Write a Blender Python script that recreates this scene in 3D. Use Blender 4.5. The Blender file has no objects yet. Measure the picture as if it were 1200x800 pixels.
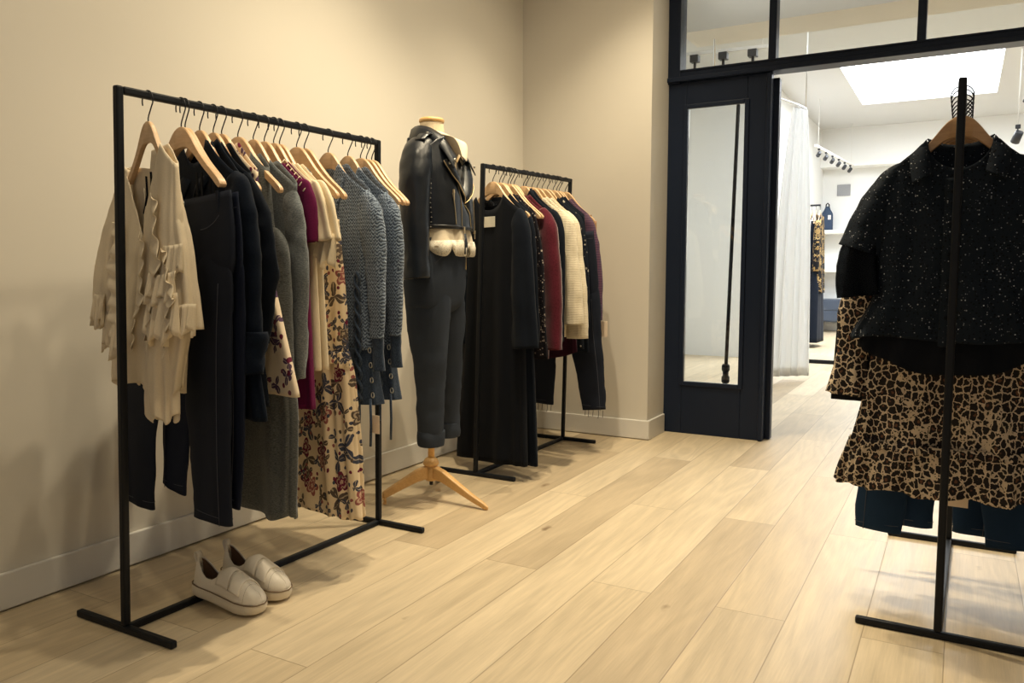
import bpy, bmesh, math, random
import numpy as np
from mathutils import Vector, Matrix, noise
R = math.radians
PI = math.pi
sc = bpy.context.scene
col = sc.collection
random.seed(7)

# ------------------------------------------------------------------ nodes
class N:
    def __init__(s, name):
        s.m = bpy.data.materials.new(name); s.m.use_nodes = True
        s.t = s.m.node_tree; s.t.nodes.clear()
        s.out = s.t.nodes.new('ShaderNodeOutputMaterial')
    def n(s, typ, ins=None, **kw):
        nd = s.t.nodes.new('ShaderNode' + typ)
        for k, v in kw.items(): setattr(nd, k, v)
        for k, v in (ins or {}).items():
            if hasattr(v, 'is_linked') or isinstance(v, bpy.types.NodeSocket): s.t.links.new(v, nd.inputs[k])
            else: nd.inputs[k].default_value = v
        return nd
    def math(s, op, a, b=None, c=None):
        ins = {0: a}
        if b is not None: ins[1] = b
        if c is not None: ins[2] = c
        return s.n('Math', ins, operation=op).outputs[0]
    def mix(s, f, a, b, mode='MIX'):
        nd = s.n('Mix', None, data_type='RGBA', blend_type=mode)
        for i, v in ((0, f), (6, a), (7, b)):
            if isinstance(v, bpy.types.NodeSocket): s.t.links.new(v, nd.inputs[i])
            else: nd.inputs[i].default_value = v if i == 0 else c4(v)
        return nd.outputs[2]
    def step(s, v, a, b):
        return s.n('MapRange', {'Value': v, 'From Min': a, 'From Max': b}).outputs[0]
    def obj(s, scale=(1, 1, 1)):
        tc = s.n('TexCoord').outputs['Object']
        return s.n('Mapping', {'Vector': tc, 'Scale': scale}).outputs[0]
    def noise(s, vec, scale, detail=2.0, rough=.5, dist=0.0):
        return s.n('TexNoise', {'Vector': vec, 'Scale': scale, 'Detail': detail, 'Roughness': rough, 'Distortion': dist})
    def bump(s, h, strength=.3, dist=.002):
        return s.n('Bump', {'Height': h, 'Strength': strength, 'Distance': dist}).outputs[0]
    def fin(s, colr, rough=.8, bump=None, **kw):
        ins = {'Base Color': colr if isinstance(colr, bpy.types.NodeSocket) else c4(colr), 'Roughness': rough}
        ins.update(kw)
        p = s.n('BsdfPrincipled', ins)
        if bump is not None: s.t.links.new(bump, p.inputs['Normal'])
        s.t.links.new(p.outputs[0], s.out.inputs[0])
        return s.m
def c4(c): return tuple(c) + (1.0,) if len(c) == 3 else tuple(c)

def plain(name, c, rough=.6, **kw):
    return N(name).fin(c, rough, **kw)
def cloth(name, c, var=.25, scale=220., rough=.85, sheen=.04, big=.12):
    a = N(name); o = a.obj()
    n1 = a.noise(o, scale, 2.0).outputs[0]; n2 = a.noise(o, 9.0, 3.0).outputs[0]
    k = a.math('ADD', a.math('MULTIPLY', a.math('SUBTRACT', n1, .5), var * 2), a.math('MULTIPLY', a.math('SUBTRACT', n2, .5), big * 2))
    k = a.math('ADD', k, 1.0)
    cc = a.n('VectorMath', {0: c, 'Scale': k}, operation='SCALE').outputs[0]
    b = a.bump(a.math('ADD', n1, a.math('MULTIPLY', n2, 2.)), .35, .0015)
    return a.fin(cc, rough, b, **{'Sheen Weight': sheen, 'Sheen Roughness': .4, 'Specular IOR Level': .12})
def heather(name, c1, c2, sc_=(50, 50, 170), lo=.32, hi=.68):
    a = N(name); o = a.obj(sc_)
    n1 = a.noise(o, 3.0, 4.0, .7).outputs[0]
    f = a.step(n1, lo, hi)
    cc = a.mix(f, c1, c2)
    return a.fin(cc, .95, a.bump(n1, .4, .002), **{'Sheen Weight': .2, 'Specular IOR Level': .15})
def knit(name, c1, c2, fu=60., fz=46., amp=4.6, wa=8.):
    a = N(name); tc = a.n('TexCoord').outputs['Object']
    x = a.n('SeparateXYZ', {0: tc}); u = x.outputs[0]; z = x.outputs[2]
    wob = a.math('MULTIPLY', a.math('SUBTRACT', a.noise(tc, 26., 3.).outputs[0], .5), wa)
    cu = a.math('SINE', a.math('ADD', a.math('MULTIPLY', u, fu * 2.6), wob))
    ch = a.math('ADD', a.math('MULTIPLY', z, fz * 2 * PI), a.math('ADD', a.math('MULTIPLY', a.math('ABSOLUTE', cu), amp), wob))
    st = a.math('MULTIPLY_ADD', a.math('SINE', ch), .5, .5)
    hn = a.noise(tc, 340., 2., .7).outputs[0]
    f = a.math('MULTIPLY_ADD', st, .42, a.math('MULTIPLY', hn, .62))
    cc = a.mix(a.step(f, .30, .78), c1, c2)
    return a.fin(cc, .95, a.bump(a.math('ADD', st, a.math('MULTIPLY', cu, .5)), .45, .005), **{'Sheen Weight': .2, 'Specular IOR Level': .15})
def floral(name, base, s1=11., seed=0., cols=((.14, .018, .045), (.055, .06, .095), (.10, .075, .06), (.05, .055, .085), (.28, .09, .08)), keep=.8, small=.5):
    a = N(name); tc = a.n('TexCoord').outputs['Object']; x = a.n('SeparateXYZ', {0: tc})
    nz = a.noise(tc, 45., 2.).outputs[1]
    dv = a.n('VectorMath', {0: a.n('VectorMath', {0: nz, 1: (.5, .5, .5)}, operation='SUBTRACT').outputs[0], 'Scale': .012}, operation='SCALE').outputs[0]
    p = a.n('VectorMath', {0: a.n('CombineXYZ', {0: a.math('ADD', x.outputs[0], a.math('MULTIPLY', x.outputs[1], .6)), 1: x.outputs[2]}).outputs[0], 1: dv}, operation='ADD').outputs[0]
    def motif(cc, scale, off, kind, kp, size, pal):
        w = a.n('Mapping', {'Vector': p, 'Location': (off + seed, off * .37, 0), 'Scale': (scale, scale * .85, 1)}).outputs[0]
        vo = a.n('TexVoronoi', {'Vector': w, 'Scale': 1., 'Randomness': .85}, voronoi_dimensions='2D')
        r = a.n('SeparateColor', {0: vo.outputs['Color']})
        d = a.n('SeparateXYZ', {0: a.n('VectorMath', {0: w, 1: vo.outputs['Position']}, operation='SUBTRACT').outputs[0]})
        ang = a.math('ADD', a.math('ARCTAN2', d.outputs[1], d.outputs[0]), a.math('MULTIPLY', r.outputs[2], 6.28))
        rad = vo.outputs['Distance']
        if kind == 'flower':
            th = a.math('MULTIPLY', a.math('MULTIPLY_ADD', a.math('ABSOLUTE', a.math('COSINE', a.math('MULTIPLY', ang, 2.5))), .45, .62), size)
            q = a.math('DIVIDE', rad, th)
            ring = a.math('GREATER_THAN', a.math('SINE', a.math('MULTIPLY', q, 13.)), .35)
        elif kind == 'leaf':
            th = a.math('MULTIPLY', a.math('POWER', a.math('ABSOLUTE', a.math('COSINE', a.math('MULTIPLY', ang, 1.5))), 1.6), size * 1.5)
            q = a.math('DIVIDE', rad, a.math('MAXIMUM', th, .001))
            ring = a.math('LESS_THAN', a.math('ABSOLUTE', a.math('SINE', a.math('MULTIPLY_ADD', ang, 1.5, PI / 2 * 0))), .10)
        else:
            q = a.math('DIVIDE', rad, size); ring = a.math('GREATER_THAN', q, 5.)
        m = a.math('MULTIPLY', a.math('LESS_THAN', q, 1.), a.math('LESS_THAN', r.outputs[0], kp))
        rp = a.n('ValToRGB', {0: r.outputs[1]}); e = rp.color_ramp; e.interpolation = 'CONSTANT'
        e.elements[0].color = c4(pal[0]); e.elements[0].position = 0; e.elements[1].color = c4(pal[1 % len(pal)]); e.elements[1].position = 1. / len(pal)
        for k in range(2, len(pal)): qq = e.elements.new(k / len(pal)); qq.color = c4(pal[k])
        return a.mix(m, cc, a.mix(a.math('MULTIPLY', ring, .5), rp.outputs[0], base))
    fl = [c for c in cols if c[0] > c[2] * 1.5] or cols; lf = [c for c in cols if c[0] <= c[2] * 1.7] or cols
    cc = motif(base, s1 * .95, 3.1, 'leaf', keep, .33, lf)
    cc = motif(cc, s1, 0., 'flower', keep * .75, .36, fl)
    cc = motif(cc, s1 * 1.7, 7.7, 'leaf', small, .30, lf)
    cc = motif(cc, s1 * 3.2, 1.9, 'dot', small, .22, cols)
    n1 = a.noise(tc, 200., 2.).outputs[0]
    return a.fin(cc, .8, a.bump(n1, .2, .001), **{'Specular IOR Level': .15})
def leopard(name):
    a = N(name); tc = a.n('TexCoord').outputs['Object']
    v = a.n('Mapping', {'Vector': tc, 'Scale': (1.1, .5, .9)}).outputs[0]
    nz = a.noise(v, 75., 2., .6)
    dv = a.n('VectorMath', {0: nz.outputs[1], 1: (.5, .5, .5)}, operation='SUBTRACT').outputs[0]
    dv = a.n('VectorMath', {0: dv, 'Scale': .014}, operation='SCALE').outputs[0]
    vv = a.n('VectorMath', {0: v, 1: dv}, operation='ADD').outputs[0]
    f1 = a.n('TexVoronoi', {'Vector': vv, 'Scale': 47., 'Randomness': .75})
    ed = a.n('TexVoronoi', {'Vector': vv, 'Scale': 47., 'Randomness': .75}, feature='DISTANCE_TO_EDGE').outputs['Distance']
    gap = a.noise(v, 120., 2.).outputs[0]
    net = a.math('MAXIMUM', a.math('LESS_THAN', ed, a.math('MULTIPLY_ADD', a.math('SUBTRACT', gap, .5), .16, .072)), a.math('GREATER_THAN', gap, .78))
    core = a.math('LESS_THAN', a.math('ADD', f1.outputs['Distance'], a.math('MULTIPLY', a.math('SUBTRACT', a.noise(v, 70., 1.).outputs[0], .5), .6)), .16)
    rnd = a.n('SeparateColor', {0: f1.outputs['Color']}).outputs[0]
    tan = a.mix(rnd, (.56, .45, .32), (.66, .54, .40))
    cc = a.mix(core, (.010, .007, .008), (.13, .055, .03))
    cc = a.mix(net, cc, tan)
    return a.fin(cc, .7, a.bump(a.noise(tc, 240., 2.).outputs[0], .2, .001), **{'Specular IOR Level': .3})
def sequin(name, c, scale=115., thr=.90, colr=(.75, .77, .80), amt=.35):
    a = N(name); tc = a.n('TexCoord').outputs['Object']
    vo = a.n('TexVoronoi', {'Vector': tc, 'Scale': scale, 'Randomness': 1.})
    r = a.n('SeparateColor', {0: vo.outputs['Color']})
    m = a.math('MULTIPLY', a.math('GREATER_THAN', r.outputs[0], thr), a.math('LESS_THAN', vo.outputs['Distance'], a.math('MULTIPLY_ADD', r.outputs[1], .3, .16)))
    v2 = a.n('TexVoronoi', {'Vector': tc, 'Scale': 105., 'Randomness': .8}).outputs['Distance']
    base = a.mix(a.math('LESS_THAN', v2, .26), c, tuple(x * .3 for x in c))
    cc = a.mix(a.math('MULTIPLY', m, a.math('MULTIPLY_ADD', a.math('POWER', r.outputs[2], 2.5), 1. - amt, amt)), base, colr)
    return a.fin(cc, a.math('MULTIPLY_ADD', m, -.4, .8), a.bump(a.noise(tc, 160., 2.).outputs[0], .3, .001), **{'Specular IOR Level': .12})
def denim(name, c, fade=.6):
    a = N(name); tc = a.n('TexCoord').outputs['Object']
    tw = a.n('Mapping', {'Vector': tc, 'Scale': (420, 420, 160)}).outputs[0]
    n1 = a.noise(tw, 1.6, 2.).outputs[0]; n2 = a.noise(a.obj((5, 5, 1.6)), 1.6, 3.).outputs[0]
    k = a.math('ADD', .55, a.math('ADD', a.math('MULTIPLY', n1, .45), a.math('MULTIPLY', n2, fade)))
    cc = a.n('VectorMath', {0: c, 'Scale': k}, operation='SCALE').outputs[0]
    return a.fin(cc, .8, a.bump(n1, .3, .001), **{'Specular IOR Level': .12})
def leather(name, c, rough=.36, sc_=260.):
    a = N(name); tc = a.n('TexCoord').outputs['Object']
    vo = a.n('TexVoronoi', {'Vector': tc, 'Scale': sc_}).outputs['Distance']
    n2 = a.noise(tc, 22., 4., .6).outputs[0]
    h = a.math('ADD', a.math('MULTIPLY', vo, .25), n2)
    rg = a.math('MULTIPLY_ADD', n2, .25, rough - .12)
    return a.fin(c, rg, a.bump(h, .25, .003), **{'Specular IOR Level': .5})
def wood(name, c1, c2, sc_=(9, 60, 60), rough=.45):
    a = N(name); o = a.obj(sc_)
    n1 = a.noise(o, 1.5, 4., .6, 1.2).outputs[0]
    cc = a.mix(a.step(n1, .3, .7), c1, c2)
    return a.fin(cc, rough, a.bump(n1, .1, .001), **{'Coat Weight': .15, 'Coat Roughness': .25})
def plaid(name, base, l1, l2):
    a = N(name); tc = a.n('TexCoord').outputs['Object']
    x = a.n('SeparateXYZ', {0: tc})
    def band(s, f, w): return a.math('GREATER_THAN', a.math('SINE', a.math('MULTIPLY', s, f)), w)
    cc = a.mix(a.math('MULTIPLY', band(x.outputs[0], 480., .55), .6), base, l1)
    cc = a.mix(a.math('MULTIPLY', band(x.outputs[2], 480., .55), .6), cc, l2)
    return a.fin(cc, .75, a.bump(a.noise(tc, 300., 2.).outputs[0], .2, .001), **{'Sheen Weight': .2})
def glass(name, tint=(.97, .98, .97), ior=1.45):
    a = N(name)
    f = a.n('Fresnel', {'IOR': ior}).outputs[0]
    t = a.n('BsdfTransparent', {'Color': c4(tint)}).outputs[0]
    g = a.n('BsdfGlossy', {'Color': (1, 1, 1, 1), 'Roughness': .01}).outputs[0]
    mx = a.n('MixShader', {0: f, 1: t, 2: g}).outputs[0]
    a.t.links.new(mx, a.out.inputs[0]); return a.m
def emis(name, c, s):
    a = N(name); e = a.n('Emission', {'Color': c4(c), 'Strength': s}).outputs[0]
    a.t.links.new(e, a.out.inputs[0]); return a.m
def translucent(name, c, f=.4):
    a = N(name)
    d = a.n('BsdfDiffuse', {'Color': c4(c)}).outputs[0]; t = a.n('BsdfTranslucent', {'Color': c4(c)}).outputs[0]
    a.t.links.new(a.n('MixShader', {0: f, 1: d, 2: t}).outputs[0], a.out.inputs[0]); return a.m

def floor_mat():
    a = N('oak_planks'); tc = a.n('TexCoord').outputs['Object']
    x = a.n('SeparateXYZ', {0: tc}); X, Y = x.outputs[0], x.outputs[1]
    fx = a.math('DIVIDE', a.math('ADD', X, 20.0), .2); row = a.math('FLOOR', fx); rx = a.math('FRACT', fx)
    odd = a.math('FLOORED_MODULO', row, 2.0)
    # joints of even rows fall at 3.165 + 1.74 k, of odd rows half a board further
    fy = a.math('DIVIDE', a.math('ADD', a.math('SUBTRACT', Y, 3.165 - 17.4), a.math('MULTIPLY', odd, .87)), 1.74)
    brd = a.math('FLOOR', fy); ry = a.math('FRACT', fy)
    idv = a.n('CombineXYZ', {0: row, 1: brd, 2: 3.3}).outputs[0]
    wn = a.n('TexWhiteNoise', {'Vector': idv}, noise_dimensions='3D')
    r = a.n('SeparateColor', {0: wn.outputs['Color']})
    off = a.n('VectorMath', {0: wn.outputs['Color'], 'Scale': 30.}, operation='SCALE').outputs[0]
    p = a.n('VectorMath', {0: tc, 1: off}, operation='ADD').outputs[0]
    g1 = a.noise(a.n('Mapping', {'Vector': p, 'Scale': (13, 1.1, 1)}).outputs[0], 1.6, 5., .62, 1.0).outputs[0]
    g2 = a.noise(a.n('Mapping', {'Vector': p, 'Scale': (150, 5, 1)}).outputs[0], 1.5, 3., .6, .3).outputs[0]
    blo = a.noise(a.n('Mapping', {'Vector': p, 'Scale': (2.2, .9, 1)}).outputs[0], 1.6, 3.).outputs[0]
    rings = a.math('SINE', a.math('MULTIPLY', a.noise(a.n('Mapping', {'Vector': p, 'Scale': (5, .55, 1)}).outputs[0], 1.2, 2., .5, .4).outputs[0], 58.))
    base = a.mix(r.outputs[0], (.66, .55, .385), (.57, .46, .305))
    base = a.mix(a.math('MULTIPLY', a.math('GREATER_THAN', r.outputs[1], .86), .5), base, (.41, .315, .20))
    k = a.math('ADD', a.math('MULTIPLY', a.math('SUBTRACT', g1, .5), .44), a.math('MULTIPLY', a.math('SUBTRACT', g2, .5), .30))
    k = a.math('ADD', k, a.math('MULTIPLY', a.math('SUBTRACT', blo, .5), .28))
    k = a.math('ADD', k, a.math('MULTIPLY', rings, .045))
    cc = a.n('VectorMath', {0: base, 'Scale': a.math('ADD', 1.0, k)}, operation='SCALE').outputs[0]
    kv = a.n('TexVoronoi', {'Vector': a.n('Mapping', {'Vector': p, 'Scale': (3.4, 1.15, 1)}).outputs[0], 'Scale': 1.3, 'Randomness': 1.})
    kr = a.n('SeparateColor', {0: kv.outputs['Color']})
    kd = a.math('ADD', kv.outputs['Distance'], a.math('MULTIPLY', a.math('SUBTRACT', a.noise(p, 40., 2.).outputs[0], .5), .08))
    knot = a.math('MULTIPLY', a.math('SUBTRACT', 1., a.step(kd, .015, .075)), a.math('LESS_THAN', kr.outputs[0], .7))
    cc = a.mix(a.math('MULTIPLY', knot, .75), cc, (.15, .085, .04))
    ex = a.math('MINIMUM', rx, a.math('SUBTRACT', 1., rx)); ey = a.math('MINIMUM', ry, a.math('SUBTRACT', 1., ry))
    e = a.math('MINIMUM', a.math('MULTIPLY', ex, .2), a.math('MULTIPLY', ey, 1.74))
    seam = a.math('SUBTRACT', 1., a.step(e, .0006, .0022))
    cc = a.mix(a.math('MULTIPLY', seam, .55), cc, (.16, .10, .05))
    h = a.math('SUBTRACT', a.math('ADD', a.math('MULTIPLY', g2, .3), a.math('MULTIPLY', g1, .2)), a.math('MULTIPLY', seam, 1.2))
    rg = a.math('MULTIPLY_ADD', g1, .18, .34)
    return a.fin(cc, rg, a.bump(h, .25, .002), **{'Specular IOR Level': .45})
def wall_mat(name, c):
    a = N(name); tc = a.n('TexCoord').outputs['Object']
    n1 = a.noise(tc, 90., 3.).outputs[0]; n2 = a.noise(tc, 1.2, 2.).outputs[0]
    cc = a.n('VectorMath', {0: c, 'Scale': a.math('MULTIPLY_ADD', n2, .04, .98)}, operation='SCALE').outputs[0]
    return a.fin(cc, .7, a.bump(n1, .06, .001), **{'Specular IOR Level': .3})

M = {}
M['floor'] = floor_mat()
M['wall'] = wall_mat('warm_white_paint', (.67, .63, .555))
M['wall_far'] = wall_mat('white_paint', (.83, .84, .83))
M['base'] = plain('satin_white_paint', (.72, .70, .66), .4)
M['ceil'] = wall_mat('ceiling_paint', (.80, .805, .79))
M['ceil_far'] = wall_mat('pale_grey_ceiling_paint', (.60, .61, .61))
M['black'] = N('black_powder_coat').fin((.006, .0075, .011), .5, **{'Specular IOR Level': .25})
M['frame'] = N('navy_black_gloss_paint').fin((.009, .0155, .034), .42, **{'Specular IOR Level': .22})
M['glass'] = glass('window_glass')
M['hanger'] = wood('beech', (.66, .44, .25), (.56, .35, .18))
M['hanger_dark'] = wood('oak_hanger_wood', (.55, .33, .16), (.46, .26, .12))
M['hook'] = plain('black_hook_wire', (.025, .025, .03), .35, Metallic=.8)
M['tripod'] = wood('honey_wood', (.72, .45, .18), (.62, .35, .12))
M['linen'] = cloth('linen_form', (.72, .60, .42))
M['cream'] = cloth('cream_georgette', (.80, .69, .52), .08, 300.)
M['cream2'] = cloth('ivory_jersey', (.82, .70, .50), .08, 300.)
M['navy'] = cloth('navy_wool', (.0045, .0085, .018), .35, 180.)
M['navy2'] = cloth('dark_navy_crepe', (.0055, .0085, .0155), .2, 260.)
M['blk'] = cloth('black_jersey', (.005, .0065, .0105), .2, 260.)
def mesh_mat():
    a = N('sheer_black_mesh'); d = a.n('BsdfDiffuse', {'Color': (.008, .010, .014, 1)}).outputs[0]; t = a.n('BsdfTransparent', {'Color': (1, 1, 1, 1)}).outputs[0]
    a.t.links.new(a.n('MixShader', {0: .28, 1: d, 2: t}).outputs[0], a.out.inputs[0]); return a.m
M['blk2'] = mesh_mat()
M['jean_blk'] = denim('washed_black_denim', (.0125, .0155, .025), 1.0)
M['seam'] = plain('grey_seam_thread', (.055, .06, .08), .8)
M['jean_navy'] = denim('indigo_denim', (.010, .014, .029))
M['jean_blue'] = denim('dark_blue_denim', (.011, .028, .062))
M['jean_grey'] = denim('charcoal_denim', (.026, .032, .044), 1.0)
M['grey'] = heather('grey_heather_jersey', (.036, .042, .045), (.16, .17, .17))
M['grey2'] = heather('pale_grey_heather', (.065, .078, .088), (.24, .26, .27))
M['plum'] = cloth('plum_crepe', (.125, .009, .055), .15)
M['plumdark'] = cloth('dark_plum_satin', (.030, .006, .016), .15)
M['bknit'] = cloth('burgundy_wool_knit', (.085, .010, .020), .5, 150., .95, .5)
M['iknit'] = knit('ivory_rib_knit', (.66, .58, .43), (.76, .68, .52), 95., 150., .8, 4.)
M['blueknit'] = knit('blue_cable_knit', (.022, .036, .066), (.27, .34, .44), 120., 84.)
M['bluedeep'] = heather('blue_marl_knit', (.010, .020, .042), (.060, .088, .14), (150, 150, 60))
M['floral'] = floral('large_floral_print', (.76, .61, .41), 13.)
M['floral2'] = floral('small_floral_print', (.80, .66, .49), 11., 5., ((.15, .02, .05), (.20, .06, .09), (.09, .05, .10)), .35, .45)
M['leopard'] = leopard('leopard_print')
M['sequin'] = sequin('black_sequin_crepe', (.0085, .0135, .022), 230., .84, (.62, .66, .72), .05)
M['sequin2'] = sequin('dark_beaded_stripe', (.010, .009, .013), 95., .55, (.62, .52, .45), .2)
M['dots'] = sequin('navy_dotted_crepe', (.008, .011, .018), 60., .8, (.55, .5, .42))
M['plaid'] = plaid('plum_plaid', (.055, .013, .045), (.02, .02, .06), (.13, .05, .09))
M['tanfab'] = cloth('tan_sheer', (.42, .25, .14))
M['leather'] = leather('black_leather', (.007, .010, .016))
M['shoe'] = leather('white_leather', (.78, .71, .60), .45, 300.)
M['sole'] = plain('cream_rubber', (.76, .68, .54), .55)
M['lining'] = leather('brown_leather_lining', (.20, .115, .065), .6)
M['cork'] = plain('brown_cord_welt', (.20, .14, .085), .8)
M['gold'] = plain('brass_zip', (.62, .47, .26), .32, Metallic=.9)
M['silver'] = plain('nickel', (.62, .60, .55), .3, Metallic=.95)
M['tag'] = plain('pale_card', (.82, .66, .50), .7)
M['white'] = plain('white_label', (.78, .74, .62), .7)
M['curtain'] = translucent('white_sheer_curtain', (.94, .95, .95), .5)
M['chrome'] = plain('chrome', (.75, .75, .74), .2, Metallic=1.)
M['lampblk'] = plain('black_lamp_housing', (.02, .022, .028), .5)
M['lamplit'] = emis('lamp_lens', (1., .86, .62), 6.)
M['sky'] = emis('sky_light', (1., .99, .97), 7.)
M['bluebox'] = plain('slate_blue_lacquer', (.055, .075, .115), .35)
M['bluebag'] = cloth('blue_bag_canvas', (.05, .075, .125))
M['coral'] = cloth('coral_cloth', (.75, .09, .06))
M['whitecl'] = cloth('white_cloth', (.78, .77, .74))
M['goldfl'] = floral('black_gold_print', (.012, .012, .014), 13., 2., ((.35, .23, .09), (.28, .18, .07), (.20, .14, .07), (.42, .3, .13)), .6, .4)
M['tulle'] = cloth('navy_tulle', (.010, .014, .024), .5, 200.)
M['lace'] = None
def lace_mat():
    a = N('ivory_lace'); tc = a.n('TexCoord').outputs['Object']
    nz = a.noise(tc, 60., 3.)
    dv = a.n('VectorMath', {0: nz.outputs[1], 'Scale': .03}, operation='SCALE').outputs[0]
    v = a.n('VectorMath', {0: tc, 1: dv}, operation='ADD').outputs[0]
    ed = a.n('TexVoronoi', {'Vector': v, 'Scale': 210.}, feature='DISTANCE_TO_EDGE').outputs['Distance']
    cc = a.mix(a.math('LESS_THAN', ed, .2), (.40, .36, .30), (.76, .70, .57))
    return a.fin(cc, .85)
M['lace'] = lace_mat()

# ------------------------------------------------------------------ mesh helpers
def link(o, parent=None):
    col.objects.link(o)
    if parent is not None: o.parent = parent
    return o
def obj(name, verts, faces, m, parent=None, smooth=True, solid=0, bevel=0, sub=0):
    me = bpy.data.meshes.new(name)
    me.from_pydata([tuple(map(float, v)) for v in verts], [], faces)
    me.materials.append(m if not isinstance(m, str) else M[m])
    if smooth: me.polygons.foreach_set('use_smooth', [True] * len(me.polygons))
    me.update()
    o = bpy.data.objects.new(name, me); link(o, parent)
    if bevel:
        b = o.modifiers.new('b', 'BEVEL'); b.width = bevel; b.segments = 2; b.limit_method = 'ANGLE'
    if solid:
        s = o.modifiers.new('s', 'SOLIDIFY'); s.thickness = solid; s.offset = 0
    if sub:
        s = o.modifiers.new('u', 'SUBSURF'); s.levels = sub; s.render_levels = sub
    return o
def empty(name, loc=(0, 0, 0), rz=0, parent=None):
    o = bpy.data.objects.new(name, None); o.empty_display_size = .05
    o.location = loc; o.rotation_euler = (0, 0, rz); return link(o, parent)
def tag(o, label, cat, group=None):
    o['label'] = label; o['category'] = cat
    if group: o['group'] = group
    return o
def struct(o, label=None):
    o['kind'] = 'structure'
    if label: o['label'] = label
    return o
def thing(name, label, cat, loc=(0, 0, 0), rz=0, group=None):
    return tag(empty(name, loc, rz), label, cat, group)
class MB:
    def __init__(s): s.v = []; s.f = []
    def add(s, v, f):
        k = len(s.v); s.v += [tuple(p) for p in v]; s.f += [tuple(i + k for i in q) for q in f]; return s
    def box(s, a, b):
        x0, y0, z0 = a; x1, y1, z1 = b
        return s.add([(x0, y0, z0), (x1, y0, z0), (x1, y1, z0), (x0, y1, z0), (x0, y0, z1), (x1, y0, z1), (x1, y1, z1), (x0, y1, z1)],
                     [(3, 2, 1, 0), (4, 5, 6, 7), (0, 1, 5, 4), (1, 2, 6, 5), (2, 3, 7, 6), (3, 0, 4, 7)])
    def beam(s, p, q, w, h=None, up=(0, 0, 1)):
        p = Vector(p); q = Vector(q); h = h or w; t = (q - p).normalized(); up = Vector(up)
        if abs(t.dot(up)) > .9: up = Vector((0, 1, 0))
        a = t.cross(up).normalized(); b = a.cross(t)
        v = []
        for c in (p, q):
            for i, j in ((-1, -1), (1, -1), (1, 1), (-1, 1)): v.append(c + a * (i * w / 2) + b * (j * h / 2))
        return s.add(v, [(0, 1, 2, 3), (7, 6, 5, 4), (0, 4, 5, 1), (1, 5, 6, 2), (2, 6, 7, 3), (3, 7, 4, 0)])
    def tube(s, pts, r, n=8, cap=True):
        pts = [Vector(p) for p in pts]; rs = r if isinstance(r, (list, tuple)) else [r] * len(pts)
        v = []; f = []; a = None
        for i, p in enumerate(pts):
            t = (pts[min(i + 1, len(pts) - 1)] - pts[max(i - 1, 0)]).normalized()
            if a is None:
                a = t.cross(Vector((0, 0, 1)))
                if a.length < .1: a = t.cross(Vector((0, 1, 0)))
            a = (a - t * a.dot(t)).normalized(); b = t.cross(a)
            for j in range(n):
                g = 2 * PI * j / n; v.append(p + (a * math.cos(g) + b * math.sin(g)) * rs[i])
        for i in range(len(pts) - 1):
            for j in range(n): f.append((i * n + j, i * n + (j + 1) % n, (i + 1) * n + (j + 1) % n, (i + 1) * n + j))
        if cap: f.append(tuple(range(n))[::-1]); f.append(tuple((len(pts) - 1) * n + j for j in range(n)))
        return s.add(v, f)
    def lathe(s, prof, n=24, c=(0, 0, 0)):
        v = []; f = []
        for r, z in prof:
            for j in range(n): v.append((c[0] + r * math.cos(2 * PI * j / n), c[1] + r * math.sin(2 * PI * j / n), c[2] + z))
        for i in range(len(prof) - 1):
            for j in range(n): f.append((i * n + j, i * n + (j + 1) % n, (i + 1) * n + (j + 1) % n, (i + 1) * n + j))
        f.append(tuple(range(n))[::-1]); f.append(tuple((len(prof) - 1) * n + j for j in range(n)))
        return s.add(v, f)
    def prism(s, poly, v0, v1):          # polygon in local u,z, extruded along v
        n = len(poly)
        v = [(u, v0, z) for u, z in poly] + [(u, v1, z) for u, z in poly]
        return s.add(v, [tuple(range(n)), tuple(range(2 * n - 1, n - 1, -1))] + [(i, i + n, (i + 1) % n + n, (i + 1) % n) for i in range(n)])
    def build(s, name, m, parent=None, **kw): return obj(name, s.v, s.f, m, parent, **kw)

def smooth_table(rows, k=9):
    a = np.array(rows, float); s = (a[0, 0] - a[:, 0]) / (a[0, 0] - a[-1, 0])
    S = np.linspace(0, 1, 161); out = []
    for c in range(1, a.shape[1]):
        y = np.interp(S, s, a[:, c]); yp = np.pad(y, k, mode='edge')
        out.append(np.convolve(yp, np.ones(2 * k + 1) / (2 * k + 1), 'valid'))
    return S, out
HX = [0, .012, .025, .04, .055, .075, .10, .13, .16, .19, .215]
HZ = [-.068, -.0685, -.0725, -.082, -.096, -.118, -.1445, -.170, -.192, -.212, -.236]
def hz(u, sl=1.0): return float(np.interp(abs(u), HX, HZ))

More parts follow.
